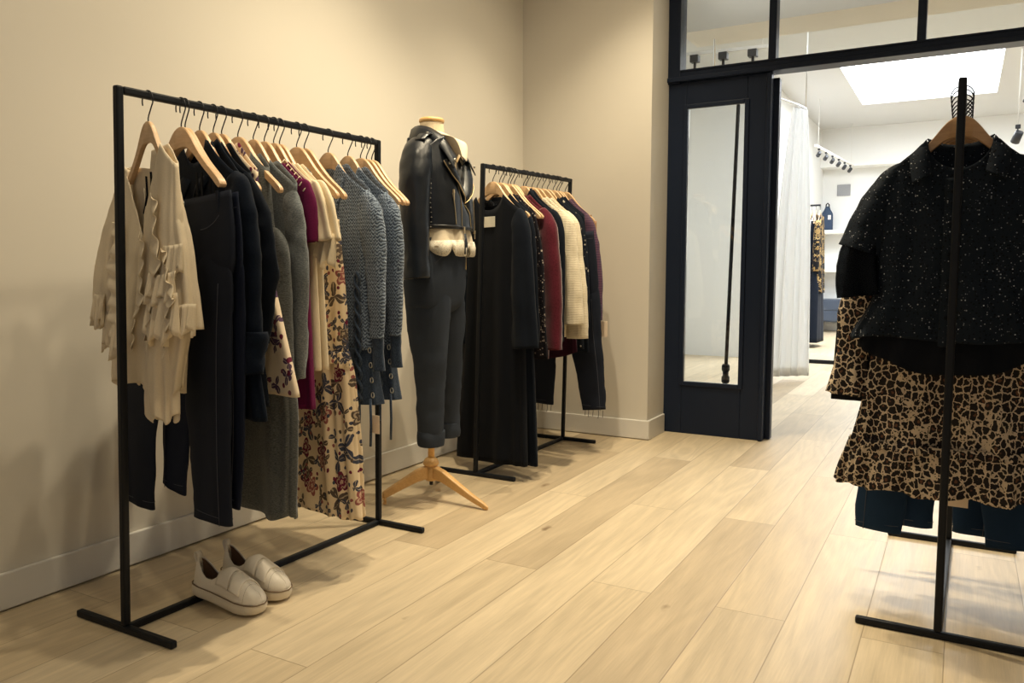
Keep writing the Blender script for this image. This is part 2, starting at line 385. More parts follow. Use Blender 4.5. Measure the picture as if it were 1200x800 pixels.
class Body:
    """cloth shell hanging from a hanger; u along the hanger, v front(-) to back(+), z down from the bar"""
    def __init__(s, rows, nw=.085, nc=0., fd=.05, bd=.012, vee=False, ztop=None, slant=0., hw=(0, 6), folds=(.001, .008, 7), wr=.004, seed=1, p=.8, q=.55, curve=0., split=None):
        s.S, s.T = smooth_table(rows); s.zN = rows[-1][0]
        s.nw, s.nc, s.fd, s.bd, s.vee = nw, nc, fd, bd, vee
        s.zt = ztop or (lambda u: hz(u) + .010)
        s.slant, s.hw, s.folds, s.wr, s.seed, s.p, s.q, s.curve = slant, hw, folds, wr, seed, p, q, curve
        r = random.Random(seed); s.ph = [r.uniform(0, 6.28) for _ in range(8)]
    def at(s, th, t):
        uL, uR, tf, tb = [float(np.interp(t, s.S, c)) for c in s.T]
        mid = (uL + uR) / 2; half = (uR - uL) / 2; ct = math.cos(th); st = math.sin(th)
        u = mid + half * math.copysign(abs(ct) ** s.p, ct)
        tt = tf if st < 0 else tb
        v = math.copysign(abs(st) ** s.q, st) * tt
        z0 = s.zt(u); x = (u - s.nc) / s.nw if s.nw else 9
        if abs(x) < 1:
            d = s.fd if st < 0 else s.bd
            z0 = min(z0, s.zt(s.nc + math.copysign(s.nw, x))) - d * ((1 - abs(x)) if s.vee else math.sqrt(1 - x * x))
        zb = s.zN + s.slant * (u - mid) + s.curve * (1 - ((u - mid) / max(half, .01)) ** 2) + s.hw[0] * math.sin(s.hw[1] * th + s.ph[5])
        z = z0 + (zb - z0) * t
        a0, a1, n = s.folds; A = a0 + (a1 - a0) * t ** 1.1
        d = A * (math.sin(n * th + s.ph[0] + .7 * math.sin(4 * t + s.ph[1])) + .55 * math.sin((2 * n + 1) * th + s.ph[2] + 1.2 * t) + .3 * math.sin((3 * n - 2) * th + s.ph[3] - t))
        w = noise.noise(Vector((u * 9 + s.seed, v * 9, z * 4.5))) * s.wr * min(1, t * 4) + noise.noise(Vector((u * 30, v * 20 + s.seed, z * 22))) * s.wr * .4 * min(1, t * 3)
        v += (d + w) * math.copysign(abs(st) ** .5, st) ; u += (d * .5) * ct
        return Vector((u, v, z))
    def mesh(s, nt=96, nz=44):
        V = []; F = []
        for i in range(nz + 1):
            t = i / nz
            for j in range(nt): V.append(s.at(2 * PI * j / nt, t))
        for i in range(nz):
            for j in range(nt): F.append((i * nt + j, i * nt + (j + 1) % nt, (i + 1) * nt + (j + 1) % nt, (i + 1) * nt + j))
        return V, F
    def front(s, u, z):
        """nearest front surface point to local (u, z)"""
        t = .5; th = 1.5 * PI
        for _ in range(14):
            uL, uR, tf, tb = [float(np.interp(t, s.S, c)) for c in s.T]
            half = (uR - uL) / 2; c = max(-.999, min(.999, (u - (uL + uR) / 2) / half))
            a = math.copysign(abs(c) ** (1 / s.p), c); th = 2 * PI - math.acos(a)
            p0 = s.at(th, t); p1 = s.at(th, min(1, t + .02)); dz = (p1.z - p0.z) / .02
            t = max(0, min(.98, t + (z - p0.z) / (dz if abs(dz) > .01 else -.01)))
        return s.at(th, t)
def body(parent, m, rows, name='body', nt=96, nz=44, solid=.0022, **kw):
    b = Body(rows, **kw); V, F = b.mesh(nt, nz); obj(name, V, F, m, parent, solid=solid); return b
def crv(path, n):
    P = np.array(path, float); t = np.linspace(0, len(P) - 1, n); out = []
    for x in t:
        i = min(int(x), len(P) - 2); f = x - i
        p0, p1, p2, p3 = P[max(i - 1, 0)], P[i], P[i + 1], P[min(i + 2, len(P) - 1)]
        out.append(.5 * ((2 * p1) + (-p0 + p2) * f + (2 * p0 - 5 * p1 + 4 * p2 - p3) * f * f + (-p0 + 3 * p1 - 3 * p2 + p3) * f ** 3))
    return np.array(out)
def sweep_mesh(path, nt=36, nr=36, folds=(0, .003, 3), wr=.004, seed=1, p=.9, cap=False, crease=0., soft=False):
    """tube along (u, v, z, ra, rb); ra across in the hanger plane, rb along v"""
    P = crv(path, nr); r = random.Random(seed); ph = [r.uniform(0, 6.28) for _ in range(4)]
    V = []; F = []
    for i in range(nr):
        t = i / (nr - 1); T = Vector(P[min(i + 1, nr - 1)][:3] - P[max(i - 1, 0)][:3]).normalized()
        A = Vector((0, 1, 0)).cross(T).normalized(); B = T.cross(A)
        c = Vector(P[i][:3]); ra, rb = P[i][3], P[i][4]
        if soft:
            e = min(1., t / .22); e = .42 + .58 * math.sin(e * PI / 2); ra *= e; rb *= .3 + .7 * e
        fa = folds[0] + (folds[1] - folds[0]) * t
        cz = crease * math.sin(t * 34 + ph[3])
        for j in range(nt):
            g = 2 * PI * j / nt; cg, sg = math.cos(g), math.sin(g)
            x = math.copysign(abs(cg) ** p, cg); y = math.copysign(abs(sg) ** p, sg)
            d = fa * math.sin(folds[2] * g + ph[0] + t * 1.5) + cz * math.sin(g * 2 + ph[1])
            q = c + A * (x * (ra + d)) + B * (y * (rb + d))
            w = noise.noise(Vector((q.x * 12 + seed, q.y * 12, q.z * 9 + seed))) * wr + noise.noise(Vector((q.x * 26, q.y * 26 + seed, q.z * 34))) * wr * .5
            V.append(q + (A * x + B * y) * w)
    for i in range(nr - 1):
        for j in range(nt): F.append((i * nt + j, i * nt + (j + 1) % nt, (i + 1) * nt + (j + 1) % nt, (i + 1) * nt + j))
    if cap: F.append(tuple(range(nt))[::-1]); F.append(tuple((nr - 1) * nt + j for j in range(nt)))
    return V, F
def sleeve(parent, m, path, name='sleeve', solid=.002, **kw):
    kw.setdefault('soft', 'sleeve' in name)
    V, F = sweep_mesh(path, **kw); return obj(name, V, F, m, parent, solid=solid)
def ruffle(parent, m, top, drop, amp=.018, waves=6, nr=8, n=90, name='ruffle', seed=3, out=(0, -1), taper=False):
    """frilled strip hanging from a 3D line; amp grows to the hem"""
    P = crv(top, n); r = random.Random(seed); ph = r.uniform(0, 6); V = []; F = []
    for i in range(n):
        t = i / (n - 1); dr = drop * (1 + .18 * math.sin(waves * 3.1 * t + ph)) * (math.sin(PI * t) ** .35 if taper else 1)
        for k in range(nr):
            s = k / (nr - 1); a = amp * s ** .8 * math.sin(2 * PI * waves * t + ph + .5 * math.sin(9 * t)) + .5 * amp * s * math.sin(2 * PI * waves * 2.3 * t + ph * 2)
            V.append((P[i][0] + out[0] * (a + .6 * amp * s) , P[i][1] + out[1] * (a + .8 * amp * s), P[i][2] - dr * s))
    for i in range(n - 1):
        for k in range(nr - 1): F.append((i * nr + k, i * nr + k + 1, (i + 1) * nr + k + 1, (i + 1) * nr + k))
    return obj(name, V, F, m, parent, solid=.0015)
def strip(parent, m, rows, name, solid=.004, n=60, sub=0):
    """surface lofted through 3D curves (all with the same number of points)"""
    C = [crv(r, n) for r in rows]; V = []; F = []; k = len(C)
    for i in range(n):
        for c in C: V.append(tuple(c[i][:3]))
    for i in range(n - 1):
        for j in range(k - 1): F.append((i * k + j, i * k + j + 1, (i + 1) * k + j + 1, (i + 1) * k + j))
    return obj(name, V, F, m, parent, solid=solid, sub=sub)
def collar(parent, m, nw=.075, zb=-.125, h=.035, fall=.045, tv=.02, spread=.02, zf=-.19, name='collar'):
    """stand-and-fall collar: runs from the front round the back of the neck"""
    A = []; B = []; C_ = []
    for k in range(13):
        g = PI * (1.5 - 2 * k / 12.)        # front centre -> back -> front centre
        g = PI * 1.42 - (2 * PI * .92) * k / 12.
        c, s_ = math.cos(g), math.sin(g); fr = max(0, -s_)
        z = zb + (zf - zb) * fr
        A.append((nw * c, tv * s_, z)); B.append((nw * .95 * c, tv * .9 * s_, z + h * (1 - .55 * fr)))
        C_.append(((nw + spread + .015 * fr) * c, (tv + .018) * s_ - .006 * fr, z + h * (1 - .55 * fr) - fall * (1 + .25 * fr)))
    return strip(parent, m, [A, B, C_], name)

# ------------------------------------------------------------------ camera
cam = bpy.data.cameras.new('camera'); co = bpy.data.objects.new('camera', cam); link(co)
cam.sensor_width = 36; cam.lens = 933. / 1200 * 36; cam.clip_start = .05; cam.clip_end = 80
pt = R(5.1446); ya = R(29.4536)
F_ = Vector((-math.sin(ya) * math.cos(pt), math.cos(ya) * math.cos(pt), -math.sin(pt))); R_ = Vector((math.cos(ya), math.sin(ya), 0)); U_ = R_.cross(F_)
mw = Matrix((R_, U_, -F_)).transposed().to_4x4(); mw.translation = (0, 0, 1.0); co.matrix_world = mw
sc.camera = co

# ------------------------------------------------------------------ the setting
WX = -2.42; CEIL = 3.25
def sbox(name, a, b, m, bevel=0, parent=None, st=True):
    o = MB().box(a, b).build(name, m, parent, smooth=False, bevel=bevel)
    if st: struct(o)
    return o
sbox('floor', (-6, -3, -.1), (6, 15, 0), 'floor')
sbox('wall_left', (WX - .2, -3, 0), (WX, 4.72, CEIL), 'wall')
sbox('wall_back', (WX, 4.425, 0), (-1.585, 4.82, CEIL), 'wall')
sbox('baseboard_left', (WX, -3, .006), (WX + .016, 4.425, .115), 'base', .004)
sbox('baseboard_back', (WX + .016, 4.409, .004), (-1.569, 4.425, .115), 'base', .004)
sbox('baseboard_corner', (-1.585, 4.425, 0), (-1.569, 4.70, .115), 'base', .004)
sbox('wall_right', (2.6, -3, 0), (2.8, 4.72, CEIL), 'wall')
sbox('wall_front', (1.62, 4.72, 0), (2.8, 4.86, CEIL), 'wall')
sbox('wall_above_transom', (-1.585, 4.73, 2.95), (1.62, 4.86, CEIL), 'wall')
sbox('ceiling', (WX - .2, -3, CEIL), (2.8, 4.86, CEIL + .1), 'ceil')
# glazed partition: transom frame, sidelight, opening
t = empty('door_1', (0, 0, 0)); struct(t, 'dark navy framed glazed partition with transom panes above a wide opening')
YD = 4.72
def fr(name, a, b, bevel=.004): return MB().box(a, b).build(name, 'frame', t, smooth=False, bevel=bevel)
fr('jamb', (-1.597, YD - .02, 2.10), (-1.512, YD + .10, 2.95)); fr('jamb', (1.54, YD - .02, 0), (1.62, YD + .10, 2.95))
fr('head', (-1.512, YD - .02, 2.87), (1.54, YD + .10, 2.95))
m_ = MB().box((-1.60, YD - .015, 2.11), (1.54, YD + .10, 2.168)).box((-1.603, YD - .035, 2.108), (1.54, YD - .012, 2.134)).box((-1.512, YD - .022, 2.164), (1.54, YD + .05, 2.176))
m_.build('transom_bar', 'frame', t, smooth=False, bevel=.004)
for x in (-.987, -.241, .50, 1.12): fr('mullion', (x - .021, YD - .012, 2.174), (x + .021, YD + .07, 2.87))
for a, b in ((-1.512, -1.008), (-.966, -.262), (-.22, .479), (.521, 1.10), (1.14, 1.54)):
    MB().box((a, YD + .028, 2.174), (b, YD + .034, 2.87)).build('pane', 'glass', t, smooth=False)
# sidelight panel
fr('stile', (-1.60, YD, 0), (-1.475, YD + .05, 2.108)); fr('stile', (-1.118, YD, 0), (-.985, YD + .05, 2.108))
fr('rail', (-1.475, YD, 1.962), (-1.118, YD + .05, 2.108)); fr('rail', (-1.475, YD, 0), (-1.118, YD + .05, .311))
bd = MB()
for a, b in (((-1.488, 0, .298), (-1.463, 0, 1.975)), ((-1.131, 0, .298), (-1.105, 0, 1.975)), ((-1.463, 0, .298), (-1.131, 0, .322)), ((-1.463, 0, 1.95), (-1.131, 0, 1.975))):
    bd.box((a[0], YD - .012, a[2]), (b[0], YD + .02, b[2]))
bd.build('glazing_bead', 'frame', t, smooth=False, bevel=.004)
MB().box((-1.463, YD + .022, .322), (-1.131, YD + .028, 1.95)).build('pane', 'glass', t, smooth=False)
MB().box((-1.01, YD - .022, 0), (-.982, YD + .05, 2.106)).build('cover_strip', 'frame', t, smooth=False, bevel=.008)
MB().box((-1.01, YD + .055, .004), (-.953, YD + .11, 2.085)).build('leaf_edge', 'frame', t, smooth=False, bevel=.004)

# far room
FX = -3.2; JX = -2.06; FY = 14.0; FC = 3.214
sbox('wall_far_left', (FX - .2, 4.86, 0), (FX, 9.2, FC), 'wall_far')
sbox('wall_far_jog', (FX - .2, 9.2, 0), (JX, FY, FC), 'wall_far')
sbox('wall_far_back', (FX - .2, FY, 0), (6, FY + .2, FC), 'wall_far')
sbox('wall_far_right', (5.8, 4.86, 0), (6, FY, FC), 'wall_far')
sbox('wall_far_front', (-3.4, 4.82, 0), (-1.60, 4.88, FC), 'wall_far')
sbox('baseboard_far', (JX, FY - .02, 0), (5.8, FY, .13), 'base', .004)
sbox('trim_bulkhead', (JX, FY - .35, 2.62), (5.8, FY, FC), 'wall_far')
SK = (-1.28, .27, 9.55, 11.88)
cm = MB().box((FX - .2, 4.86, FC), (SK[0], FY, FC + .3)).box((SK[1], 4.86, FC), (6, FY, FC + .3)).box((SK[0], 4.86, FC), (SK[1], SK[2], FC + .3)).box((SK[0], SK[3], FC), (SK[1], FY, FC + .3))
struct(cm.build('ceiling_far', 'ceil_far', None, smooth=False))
struct(MB().box((SK[0] - .02, SK[2] - .02, FC + .30), (SK[1] + .02, SK[3] + .02, FC + .33)).build('window_1', 'sky', None, smooth=False), 'bright skylight in the far ceiling')
sbox('ceiling_beam', (-1.80, 5.6, 2.65), (5.8, 6.0, FC), 'wall')
#@@REST

# ------------------------------------------------------------------ clothing racks
def rack(y0, y1, xb0, xb1, xt0, xt1, zt0, zt1, f0, f1, label, w=.0205):
    """two posts on crosswise feet, a top bar and a floor bar; the posts lean a touch"""
    t = thing('clothing_rack', label, 'clothing rack', ((xb0 + xb1) / 2, (y0 + y1) / 2, 0))
    o = Vector(t.location); L = lambda x, y, z: Vector((x, y, z)) - o
    def bm(name, a, b, **k): MB().beam(L(*a), L(*b), w).build(name, 'black', t, smooth=False, bevel=.005)
    h = w / 2
    bm('foot', (f0[0], y0, h), (f0[1], y0, h)); bm('foot', (f1[0], y1, h), (f1[1], y1, h))
    bm('post', (xb0, y0, w), (xt0, y0, zt0 + h)); bm('post', (xb1, y1, w), (xt1, y1, zt1 + h))
    bm('floor_bar', (xb0, y0 + h, h), (xb1, y1 - h, h))
    bm('top_bar', (xt0, y0 + h, zt0), (xt1, y1 - h, zt1))
    def at(y):
        f = (y - y0) / (y1 - y0); return Vector((xt0 + (xt1 - xt0) * f, y, zt0 + (zt1 - zt0) * f))
    return at
RA = rack(1.326, 2.411, -1.978, -1.966, -1.910, -1.943, 1.461, 1.476, (-2.192, -1.775), (-2.173, -1.749), 'long black metal rack by the left wall with white sneakers at its foot')
RB = rack(3.228, 4.180, -2.027, -2.016, -1.978, -1.978, 1.485, 1.507, (-2.239, -1.806), (-2.225, -1.807), 'black metal rack in the corner behind the leather jacket mannequin')
RC = rack(2.389, 3.262, -.018, -.004, -.0225, -.0225, 1.480, 1.480, (-.225, .205), (-.206, .208), 'black metal rack holding the sparkly blouse and leopard dress')

# hangers -----------------------------------------------------------------
def hanger_meshes(wm, W=1.0):
    hk = [(.027 * math.cos(a), 0, -.0145 + .027 * math.sin(a)) for a in np.radians(np.arange(200, -26, -12))] + [(.014, 0, -.038), (.004, 0, -.052), (0, 0, -.060), (0, 0, -.076)]
    h = MB().tube(hk, .0020, 6)
    top = [(u * W, hz(u)) for u in (0, .006, .012, .018, .025, .032, .04, .048, .055, .065, .075, .09, .11, .13, .15, .17, .188)]
    tip = [(.199 * W, -.219), (.207 * W, -.225), (.213 * W, -.232), (.2155 * W, -.239), (.2135 * W, -.245), (.208 * W, -.248), (.201 * W, -.247)]
    bot = [(u * W, hz(u) - th) for u, th in ((.19, .026), (.17, .024), (.15, .024), (.13, .025), (.11, .027), (.09, .030), (.075, .034), (.055, .042), (.04, .048), (.025, .053), (.012, .0555), (0, .056))]
    def resamp(pts, n):
        a = np.array(pts); d = np.concatenate([[0], np.cumsum(np.hypot(*np.diff(a, axis=0).T))]); q = np.linspace(0, d[-1], n)
        return list(zip(np.interp(q, d, a[:, 0]), np.interp(q, d, a[:, 1])))
    k = 30; up_ = resamp(top + tip[:4], k); lo_ = resamp(bot[::-1] + tip[:2:-1], k)
    up_ = [(-u, z) for u, z in up_[:0:-1]] + up_; lo_ = [(-u, z) for u, z in lo_[:0:-1]] + lo_
    V = []; F = []; n = len(up_)
    for (u1, z1), (u2, z2) in zip(up_, lo_):
        bow = -.006 * (u1 / .215) ** 2; du = (u2 - u1); dz = (z2 - z1)
        for a, v in ((.06, -.0065), (0, -.004), (0, .004), (.06, .0065), (.94, .0065), (1, .004), (1, -.004), (.94, -.0065)):
            V.append((u1 + du * a, v + bow, z1 + dz * a))
    for i in range(n - 1):
        for j in range(8): F.append((i * 8 + j, i * 8 + (j + 1) % 8, i * 8 + 8 + (j + 1) % 8, i * 8 + 8 + j))
    F += [tuple(range(8))[::-1], tuple((n - 1) * 8 + j for j in range(8))]
    me_h = obj('hook', h.v, h.f, 'hook', None)
    bm = bmesh.new(); vs = [bm.verts.new(v) for v in V]
    for f in F: bm.faces.new([vs[i] for i in f])
    bmesh.ops.recalc_face_normals(bm, faces=bm.faces)
    me = bpy.data.meshes.new('shoulder_bar'); bm.to_mesh(me); bm.free(); me.materials.append(M[wm])
    ob = bpy.data.objects.new('shoulder_bar', me); link(ob)
    md = ob.modifiers.new('e', 'EDGE_SPLIT'); md.split_angle = R(40)
    me.polygons.foreach_set('use_smooth', [True] * len(me.polygons))
    return me_h, ob
HP = {k: hanger_meshes(m, w) for k, m, w in (('n', 'hanger', 1.0), ('s', 'hanger', .58), ('m', 'hanger', .86), ('d', 'hanger_dark', .82))}
used_h = set()
def hanger(p, rz, label, group, kind='n', bar=False):
    t = thing('wooden_hanger', label, 'hanger', p, rz, group)
    for o in HP[kind]:
        if (kind, o.name) in used_h: c = o.copy(); link(c, t)
        else: used_h.add((kind, o.name)); o.parent = t
    return t
def hang(at, y, deg, name, label, cat, group=None):
    return thing(name, label, cat, at(y), R(deg), group)
def price_tag(parent, u, v, z, drop=.09, m='tag', w=.034, h=.055):
    s = MB().tube([(u, v, z), (u + .003, v - .004, z - drop * .5), (u, v - .005, z - drop)], .0008, 5).build('tag_string', 'hook', None)
    g = MB().box((u - w / 2, v - .0065, z - drop - h), (u + w / 2, v - .0045, z - drop)).build('price_tag', m, parent, smooth=False, bevel=.001)
    s.parent = g
# ------------------------------------------------------------------ rack A, front to back
GA = 'wooden hangers on the long rack by the left wall'
YA = [1.412, 1.518, 1.531, 1.581, 1.630, 1.661, 1.723, 1.785, 1.831, 1.871, 1.897, 1.975, 2.011, 2.130, 2.235, 2.307, 2.342, 2.373]
hl = ['wooden hanger under the cream ruffled blouse, first on the long rack', 'bare-armed wooden hanger just behind the cream blouse, first of two holding dark jeans',
      'second of the two wooden hangers holding dark jeans, tucked close behind its twin', 'wooden hanger in the neck of the turned-cuff navy coat',
      'wooden hanger in the neck of the second navy jacket behind the turned-cuff coat', 'wooden hanger inside the small floral blouse', 'wooden hanger of the sleeveless grey dress, tip poking out of its armhole',
      'wooden hanger inside the pale grey cardigan', 'wooden hanger inside the plum lace-shouldered top', 'wooden hanger inside the first cream flutter-sleeve top', 'wooden hanger inside the second cream top, just behind the first',
      'bare-armed wooden hanger above the floral maxi dress, in front of its twin', 'bare-armed wooden hanger carrying the floral maxi dress, behind its twin', 'wooden hanger in the neck of the first blue cable cardigan',
      'wooden hanger in the neck of the second blue cable cardigan', 'empty wooden hanger right behind the second blue cable cardigan', 'middle one of three empty wooden hangers beside the far post', 'empty wooden hanger touching the far post of the long rack']
AN = [-8, -11, -12, -10, -10, -8, -8, -8, -8, -8, -8, -9, -9, -8, -9, -10, -11, -13]
for y, l, a, i in zip(YA, hl, AN, range(18)): hanger(RA(y), R(a), l, GA, 's' if i == 0 else 'n' if i in (1, 2, 6, 11, 12, 15, 16, 17) else 'm')

# cream ruffled blouse
t = hang(RA, YA[0], AN[0], 'ruffled_blouse', 'cream V-neck ruffled blouse at the near end of the long rack', 'blouse')
b = body(t, 'cream', [(-.16, -.128, .132, .012, .012), (-.35, -.140, .135, .026, .024), (-.46, -.160, .140, .034, .028), (-.62, -.185, .150, .040, .030), (-.785, -.195, .10, .042, .032)], nw=.098, nc=-.022, fd=.20, vee=True, folds=(.001, .010, 7), wr=.006, seed=3, hw=(.012, 7),
         ztop=lambda u: hz(u * 1.3) + .012)
body(t, 'cream', [(-.60, .0, .115, .046, .0), (-.72, -.005, .105, .048, .002), (-.86, .0, .095, .046, .002)], name='front_panel', nw=0, folds=(.002, .008, 5), seed=8, hw=(.014, 5), ztop=lambda u: -.60, nt=64)
sleeve(t, 'cream', [(-.11, .0, -.185, .022, .016), (-.165, -.002, -.32, .042, .03), (-.215, -.006, -.45, .058, .036), (-.225, -.010, -.60, .060, .036)], seed=4, folds=(.001, .008, 6))
sleeve(t, 'cream', [(.075, .004, -.17, .018, .014), (.098, .008, -.30, .030, .022), (.125, .008, -.45, .038, .028), (.135, .006, -.62, .042, .03)], seed=5, folds=(.001, .008, 6))
def cascade(line, width, amp, waves, seed, n=120, nr=7):
    """frill sewn along a near-vertical line, its free edge waving"""
    P = crv(line, n); r = random.Random(seed); ph = r.uniform(0, 6); V = []; F = []
    for i in range(n):
        q = i / (n - 1); wd = width * (.45 + .55 * math.sin(PI * min(1, q * 1.15 + .08))) * (1 + .22 * math.sin(waves * 2.1 * q + ph))
        for k in range(nr):
            s_ = k / (nr - 1); sn = math.sin(2 * PI * waves * q + ph + .8 * s_)
            V.append((P[i][0] + wd * s_ + .3 * amp * s_ * math.cos(2 * PI * waves * q + ph), P[i][1] - .006 * s_ - amp * s_ ** .8 * (sn + 1) * .6, P[i][2] - .35 * wd * s_ - .5 * amp * s_ * sn))
    for i in range(n - 1):
        for k in range(nr - 1): F.append((i * nr + k, i * nr + k + 1, (i + 1) * nr + k + 1, (i + 1) * nr + k))
    obj('ruffle', V, F, 'cream', t, solid=.0014)
cascade([(.045, -.026, -.26), (.050, -.036, -.40), (.035, -.044, -.55), (.03, -.046, -.66)], .056, .011, 9, 1)
cascade([(-.02, -.026, -.36), (-.015, -.038, -.48), (-.03, -.044, -.58), (-.05, -.046, -.68)], .042, .010, 8, 2)
cascade([(.085, -.026, -.40), (.115, -.036, -.50), (.120, -.042, -.58), (.115, -.044, -.68)], .052, .012, 8, 3)
cascade([(-.095, -.030, -.34), (-.10, -.040, -.46), (-.115, -.045, -.58), (-.13, -.046, -.68)], -.045, .010, 8, 4)
for k, (tp, dr, am, w_, sd) in enumerate((([(-.285, -.02, -.50), (-.24, -.05, -.53), (-.18, -.05, -.53)], .085, .008, 6, 4), ([(.05, -.05, -.53), (.11, -.05, -.535), (.175, -.036, -.52)], .11, .011, 5, 5), ([(-.20, -.045, -.58), (-.12, -.05, -.60), (-.06, -.05, -.60)], .10, .009, 5, 7), ([(.06, -.048, -.47), (.11, -.046, -.475), (.16, -.030, -.465)], .07, .010, 5, 8), ([(.09, -.034, -.56), (.135, -.034, -.56), (.178, -.018, -.55), (.182, .01, -.55)], .075, .008, 6, 9), ([(.085, -.030, -.40), (.13, -.028, -.40), (.166, -.012, -.395)], .075, .008, 5, 10))):
    ruffle(t, 'cream', tp, dr, am, w_, seed=sd)
for u0, z0, z1 in ((-.030, -.21, -.31), (-.005, -.20, -.33), (-.040, -.24, -.345)):
    MB().tube([(u0, .004, z0), (u0 + .006, .002, (z0 + z1) / 2), (u0 - .012, .0, z1)], .0028, 6).build('neck_tie', 'blk' if u0 > -.035 else 'cream', t)

# jeans on the rack: one shell for waist and hips, two legs
def jeans(t, m, waist, legs, tk=(.016, .012), seed=1, fly=True, cuff=None, loops=True, hemz=.03):
    """waist rows like a body; legs: lists of (u, v, z, ra, rb)"""
    w_ = list(waist); e = w_[-1]; w_.append((e[0] - .05, e[1] * .5, e[2] * .5, .0, .0))
    B = Body(w_, nw=0, ztop=lambda u: waist[0][0] - .012 * math.cos(u * 7), folds=(.001, .001, 4), wr=.003, seed=seed)
    V, F = B.mesh(72, 24)
    for i, L in enumerate(legs):
        L = [(L[0][0] * .92, L[0][1], L[0][2] + .10, L[0][3], L[0][4])] + list(L); v, f = sweep_mesh(L, 32, 40, soft=True, folds=(.0, .002, 3), wr=.005, seed=seed + i, crease=.0012)
        k = len(V); V += v; F += [tuple(j + k for j in q) for q in f]
    obj('denim_shell', V, F, m, t, solid=.003)
    for L in legs:
        s_ = 1 if L[-1][0] > (waist[0][1] + waist[0][2]) / 2 else -1
        MB().tube([(q[0] + s_ * q[3] * .62, q[1] - q[4] * .93 - .0022, q[2]) for q in crv([l for l in L], 16)], .0011, 5).build('leg_seam', 'seam', t)
        q = L[-1]; zz = q[2] + .022
        MB().tube([(q[0] + (q[3] + .001) * math.copysign(abs(math.cos(g)) ** .9, math.cos(g)), q[1] + (q[4] + .0025) * math.copysign(abs(math.sin(g)) ** .9, math.sin(g)), zz) for g in np.linspace(0, 2 * PI, 41)], .0009, 5, cap=False).build('hem_stitch', 'seam', t)
    wb = [(r[0],) + r[1:] for r in waist]
    z0 = waist[0][0]; z1 = z0 - .038
    uL, uR, tf, tb = waist[0][1:]
    rows = [[((uL + uR) / 2 + (uR - uL + .004) / 2 * math.cos(a), (tf if math.sin(a) < 0 else tb) * 1.12 * math.copysign(abs(math.sin(a)) ** .75, math.sin(a)), z + .002 - .012 * math.cos(7 * ((uL + uR) / 2 + (uR - uL) / 2 * math.cos(a)))) for a in np.linspace(0, 2 * PI, 40)] for z in (z0 + .002, z1)]
    wbo = strip(t, m, rows, 'waistband', .003, 80)
    MB().tube([(x_, y_ - (.002 if y_ < 0 else -.002), z_) for x_, y_, z_ in rows[1]], .0011, 5, cap=False).build('stitching', 'seam', wbo)
    if loops:
        for u in (uL * .55 + uR * .45, uL * .1 + uR * .9, uL * .85 + uR * .15):
            p = B.front(u, z0 - .02)
            MB().box((u - .006, p.y - .005, z1 - .012), (u + .006, p.y - .001, z0 + .006)).build('belt_loop', m, t, smooth=False, bevel=.001)
    for sg in (-1, 1):                                   # curved front pockets
        u0 = (uL + uR) / 2 + sg * (uR - uL) * .22; pts = []
        for a in np.linspace(0, 1, 7):
            u = u0 + sg * a * (uR - uL) * .2; z = z1 - .05 + .035 * a ** 2.2 - .006
            p = B.front(u, z); pts.append((u, p.y - .0015, z))
        MB().tube(pts, .0016, 5).build('pocket_seam', 'seam', t)
    if fly:
        p = B.front((uL + uR) / 2, z0 - .02)
        MB().tube([((uL + uR) / 2, p.y - .002, z0 - .018), ((uL + uR) / 2, p.y - .007, z0 - .018)], .007, 14).build('button', 'silver', t)
    return B
def straps(t, us, z0, z1, m='blk'):
    for u in us: MB().box((u - .005, -.006, z1), (u + .005, -.003, z0)).build('hanging_loop', m, t, smooth=False, bevel=.001)
t = hang(RA, YA[1], AN[1], 'jeans', 'washed black jeans hung on loops right beside the cream blouse', 'jeans', 'dark jeans on the long rack')
jeans(t, 'jean_blk', [(-.262, -.20, .245, .010, .006), (-.36, -.215, .258, .018, .005), (-.45, -.23, .255, .02, .005), (-.56, -.20, .20, .006, .002)],
      [[(-.12, -.006, -.50, .125, .013), (-.19, -.006, -.65, .125, .015), (-.29, -.006, -.82, .115, .015), (-.335, -.006, -1.02, .108, .014), (-.345, -.006, -1.205, .098, .014)],
       [(.125, -.006, -.50, .128, .013), (.115, -.006, -.65, .122, .016), (.112, -.008, -.82, .118, .017), (.112, -.008, -1.0, .104, .016), (.118, -.008, -1.165, .094, .015)]], seed=2)
straps(t, (.085, .11, -.12, -.145), -.20, -.275)
t = hang(RA, YA[2] + .009, AN[2] - 1, 'jeans', 'indigo jeans half hidden behind the washed black pair', 'jeans', 'dark jeans on the long rack')
jeans(t, 'jean_navy', [(-.268, -.16, .262, .004, .008), (-.36, -.18, .275, .004, .012), (-.45, -.19, .275, .004, .014), (-.56, -.15, .22, .001, .006)],
      [[(-.085, .006, -.50, .11, .009), (-.11, .006, -.70, .10, .010), (-.16, .008, -.92, .085, .010), (-.19, .008, -1.14, .07, .010)],
       [(.15, .006, -.50, .125, .009), (.15, .006, -.70, .115, .010), (.145, .008, -.92, .10, .010), (.135, .008, -1.12, .075, .010)]], seed=6, fly=False)
straps(t, (.13, .155), -.20, -.275)

